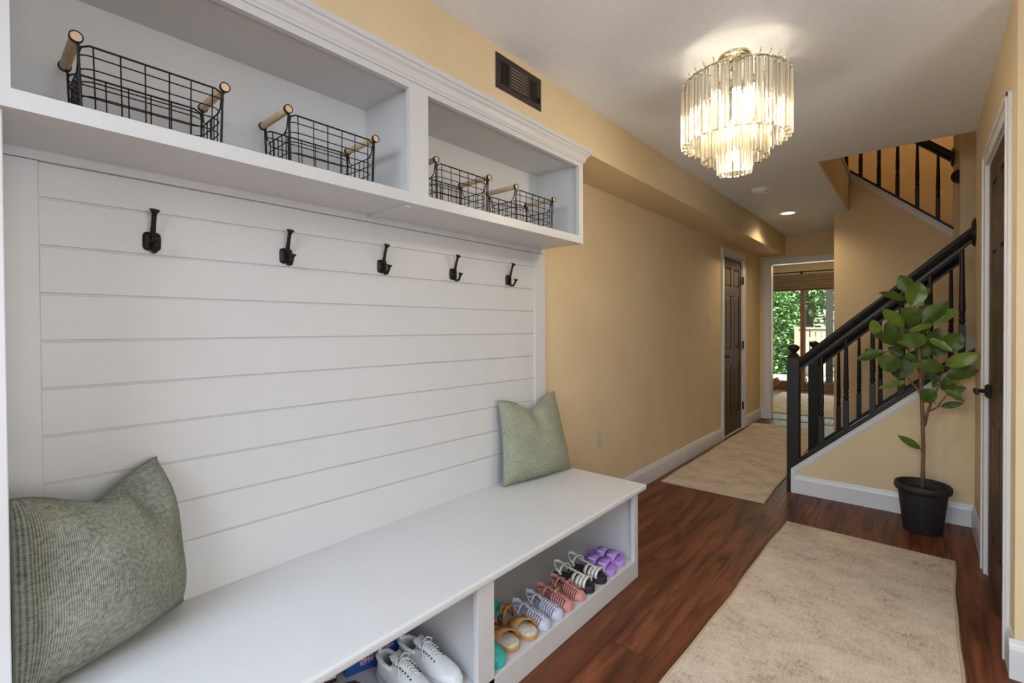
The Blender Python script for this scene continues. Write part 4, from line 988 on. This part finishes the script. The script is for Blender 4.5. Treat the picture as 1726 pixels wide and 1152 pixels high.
# ================================================================== PLANT
py0 = 3.80; px0 = 1.660
plt = thing('potted_plant', 'tall rubber plant with glossy green leaves in a black pot by the stairs', 'plant', (px0, py0, 0))
obj('pot', MB().lathe([(.088, 0), (.092, .004), (.118, .235), (.120, .245), (.132, .248), (.137, .262), (.136, .282), (.130, .290), (.124, .288), (.120, .27), (.116, .235), (.02, .230)], (px0, py0, 0), 40), 'pot', plt, smooth=True)
obj('soil', MB().lathe([(.117, .236), (.06, .243), (.002, .246)], (px0, py0, 0), 28), 'soil', plt, smooth=True)
K = lambda cx, cy, dy=0: at(1400+cx/3.6, 380+cy/3.6, y=py0+dy)
tr = MB()
tr.tube([(px0, py0, .235), at(1556, 760, y=py0), at(1555, 700, y=py0), K(555, 1100), K(552, 1000), K(545, 900), K(540, 780), K(532, 650), K(520, 540), K(505, 470)], [.0115, .011, .0105, .010, .0098, .009, .008, .007, .005, .003], 10)
tr.tube([at(1558, 718, y=py0), K(590, 1130, -.01), K(612, 1070, -.03), K(640, 1010, -.04), K(665, 930, -.05), K(690, 860, -.04)], [.009, .008, .007, .006, .005, .003], 8)
tr.tube([K(590, 1130, -.01), K(640, 1110, -.05), K(690, 1050, -.07), K(720, 1010, -.07)], [.006, .005, .004, .003], 7)
tr.tube([K(552, 1040), K(530, 1000, .02), K(480, 940, .03), K(420, 870, .03)], [.007, .006, .005, .003], 7)
tr.tube([K(550, 960), K(590, 860, .03), K(600, 760, .05), K(640, 640, .06)], [.007, .006, .005, .003], 7)
tr.tube([K(545, 900), K(500, 820, -.04), K(450, 720, -.06), K(430, 620, -.05)], [.006, .005, .004, .003], 7)
obj('trunk', tr, 'trunk', plt, smooth=True)
leaves = [  # base, tip (crop px), half width factor, depth offset, tip offset, young
 (500, 405, 418, 303, .30, .02, .03, 0), (488, 492, 538, 342, .30, -.05, -.03, 1), (458, 462, 290, 412, .20, -.01, -.05, 0), (530, 466, 603, 378, .28, .02, .05, 1),
 (528, 598, 420, 505, .36, -.05, -.09, 0), (445, 625, 315, 510, .20, -.03, -.09, 1), (560, 600, 712, 462, .24, -.03, -.05, 0), (622, 602, 770, 508, .22, .0, .02, 1),
 (432, 690, 335, 590, .34, .07, .10, 0), (480, 665, 450, 560, .42, .08, .12, 0), (622, 602, 468, 645, .13, -.07, -.11, 1), (275, 672, 258, 572, .26, -.06, -.09, 1),
 (472, 748, 252, 672, .30, -.07, -.13, 0), (335, 768, 156, 820, .18, -.07, -.08, 0), (590, 690, 400, 712, .26, -.09, -.13, 0), (590, 688, 742, 772, .14, -.08, -.12, 1),
 (695, 755, 792, 655, .38, .03, .05, 0), (425, 868, 282, 800, .34, -.06, -.10, 0), (412, 935, 440, 790, .34, .05, .07, 0), (692, 868, 493, 852, .24, -.09, -.13, 0),
 (695, 850, 915, 778, .20, -.06, -.10, 1), (700, 922, 902, 880, .30, .03, .02, 0), (472, 952, 290, 995, .15, -.02, -.05, 1), (628, 1072, 548, 995, .42, -.08, -.10, 0),
 (655, 942, 570, 895, .30, -.07, -.09, 0), (690, 1000, 815, 1075, .18, -.08, -.10, 0), (722, 1010, 825, 985, .24, -.03, -.02, 0), (668, 1100, 808, 1080, .17, -.03, -.05, 0),
 (705, 1010, 690, 920, .42, -.02, -.03, 0), (640, 800, 655, 620, .34, .06, .08, 0), (545, 640, 560, 505, .30, .05, .09, 0), (510, 815, 455, 780, .30, -.05, -.06, 0),
 (250, 790, 218, 745, .40, -.01, .01, 0), (640, 700, 700, 640, .40, .08, .10, 0), (560, 820, 640, 740, .36, .04, .05, 0), (480, 840, 520, 760, .36, .07, .09, 0), (625, 985, 650, 930, .30, -.05, -.05, 0),
 (560, 740, 470, 640, .32, .05, .07, 0), (585, 660, 530, 580, .36, .05, .08, 0), (600, 760, 690, 720, .34, .04, .07, 0), (530, 720, 600, 800, .34, .03, .02, 0), (450, 720, 380, 640, .34, .06, .09, 0),
 (545, 560, 600, 480, .34, .05, .06, 0), (655, 900, 600, 800, .30, .04, .05, 0), (445, 790, 350, 740, .30, .05, .06, 0)]
def leafmesh(b, p0, p1, wf, rn, face):
    ax = p1-p0; L = ax.length; ax.normalize()
    side = ax.cross(face); side.normalize(); nn = side.cross(ax).normalized()
    if nn.dot(face) < 0: nn = -nn
    tw = rn.uniform(-.5, .5); side = (side*math.cos(tw)+nn*math.sin(tw)).normalized(); nn = side.cross(ax)
    if nn.z < 0 and abs(nn.z) > .2: nn = -nn
    Wd = L*wf; N = 10; m_ = 6
    bend = rn.uniform(.03, .10)*L
    def fn(u, v):
        w = math.sin(PI*min(1, u**.85))**.72*Wd if u < 1 else 0
        w = max(0.0006, Wd*(math.sin(PI*u**.9)**.75)) if 0 < u < 1 else .0006
        s = (v-.5)*2
        return p0+ax*(u*L)+side*(s*w)+nn*(abs(s)**1.3*w*.28-bend*(2*u-1)**2+bend+.0035*math.sin(u*16)*abs(s))
    n0 = len(b.v); b.grid(fn, N, m_)
    b.tube([p0-ax*.012, fn(0.02, .5), fn(.3, .5)+nn*.0008, fn(.6, .5)+nn*.0008, fn(.97, .5)+nn*.0006], [.0022, .0022, .0018, .0013, .0006], 5)
rn = random.Random(11)
bA, bB = MB(), MB()
for (bx_, by_, tx_, ty_, wf, d0, d1, yg) in leaves:
    p0 = K(bx_, by_, d0); p1 = K(tx_, ty_, d1)
    face = Vector((rn.uniform(-.3, .3), -1, rn.uniform(-.1, .55)))
    leafmesh(bB if yg else bA, p0, p1, wf*1.15, rn, face)
leafmesh(bA, at(1551.5, 757, y=py0-.02), at(1513, 734, y=py0-.05), .17, rn, Vector((0, -1, .4)))
obj('leaves', bA, 'leaf', plt, smooth=True); obj('young_leaves', bB, 'leaf2', plt, smooth=True, label='lighter green young leaves')

# ================================================================== CHANDELIER
cx, cy = 1.026, 2.227
ch = thing('crystal_chandelier', 'three-tier crystal rod chandelier glowing warm under the ceiling', 'chandelier', (cx, cy, CEIL))
obj('canopy', MB().lathe([(.064, 0), (.066, -.004), (.060, -.010), (.050, -.014), (.030, -.022), (.012, -.026)], (cx, cy, CEIL), 36), 'brass', ch, smooth=True)
obj('canopy_collar', MB().lathe([(.016, -.024), (.020, -.034), (.014, -.044), (.018, -.056), (.008, -.064)], (cx, cy, CEIL), 20), 'brass', ch, smooth=True)
obj('stem', MB().tube([(cx, cy, CEIL-.05), (cx, cy, 2.02)], .006, 10), 'brass', ch, smooth=True)
tiers = [(.205, 2.330, 2.060, 30, .0185), (.122, 2.230, 1.985, 20, .0165), (.058, 2.130, 1.925, 11, .0145)]
def lobes(r):
    out = []
    for j in range(18):
        a = 2*PI*j/18; rr = r*(.60+.40*abs(math.cos(1.5*a))); out.append((rr*math.cos(a), rr*math.sin(a)))
    return out
for ti, (Rr, zt_, zb_, n, rr) in enumerate(tiers):
    obj('tier_ring', MB().tube([(cx+Rr*math.cos(2*PI*i/48), cy+Rr*math.sin(2*PI*i/48), zt_+.002) for i in range(48)], .0035, 6, closed=True), 'brass', ch, smooth=True)
    for q_ in range(3):
        a = q_*2*PI/3+ti; obj('ring_arm', MB().tube([(cx, cy, zt_+.003), (cx+Rr*math.cos(a), cy+Rr*math.sin(a), zt_+.003)], .003, 6), 'brass', ch)
    pr = lobes(rr); mesh = None
    for i in range(n):
        a = 2*PI*i/n
        if mesh is None:
            R = []
            for z, k in ((0, .7), (-.006, 1), (zb_-zt_+.004, 1), (zb_-zt_, .85)):
                R.append([(x*k, y*k, z) for x, y in pr])
            b = MB().rings(R)
            o = obj('crystal_rod', b, 'crystal', ch, world=False); mesh = o.data
            hb = MB().tube([(0, 0, -.002), (.0, 0, .010), (.006, 0, .016), (.010, 0, .026)], .0016, 5)
            h = obj('hanging_pin', hb, 'brass', o, world=False); hm = h.data
        else:
            o = bpy.data.objects.new('crystal_rod', mesh); COL.objects.link(o); o.parent = ch
            h = bpy.data.objects.new('hanging_pin', hm); COL.objects.link(h); h.parent = o
        o.location = (Rr*math.cos(a), Rr*math.sin(a), zt_-CEIL); o.rotation_euler = (0, 0, a)
def bulb(x, y, z, s=1):
    f = obj('socket', MB().lathe([(.010, .03), (.011, .0), (.012, -.004)], (x, y, z), 12), 'brass', ch, smooth=True)
    obj('bulb', MB().lathe([(.008*s, -.002), (.014*s, -.015*s), (.017*s, -.032*s), (.013*s, -.052*s), (.006*s, -.068*s), (.001, -.078*s)], (x, y, z), 14), 'bulb', f, smooth=True)
for i in range(6): a = i*PI/3+.3; bulb(cx+.135*math.cos(a), cy+.135*math.sin(a), 2.255)
for i in range(3): a = i*2*PI/3+.6; bulb(cx+.07*math.cos(a), cy+.07*math.sin(a), 2.135)
bulb(cx, cy, 2.05)
for i in range(4):
    a = i*PI/2+.4; light('chandelier_bulb', 'SPOT', (cx+.16*math.cos(a), cy+.16*math.sin(a), 2.20), 2.2, (1, .86, .66), .03, spot=math.radians(168), blend=.5)
    light('chandelier_glow', 'POINT', (cx+.16*math.cos(a), cy+.16*math.sin(a), 2.12), 1.3, (1, .86, .66), .03)
light('chandelier_bulb', 'POINT', (cx, cy, 1.90), 9.5, (1, .84, .62), .05)
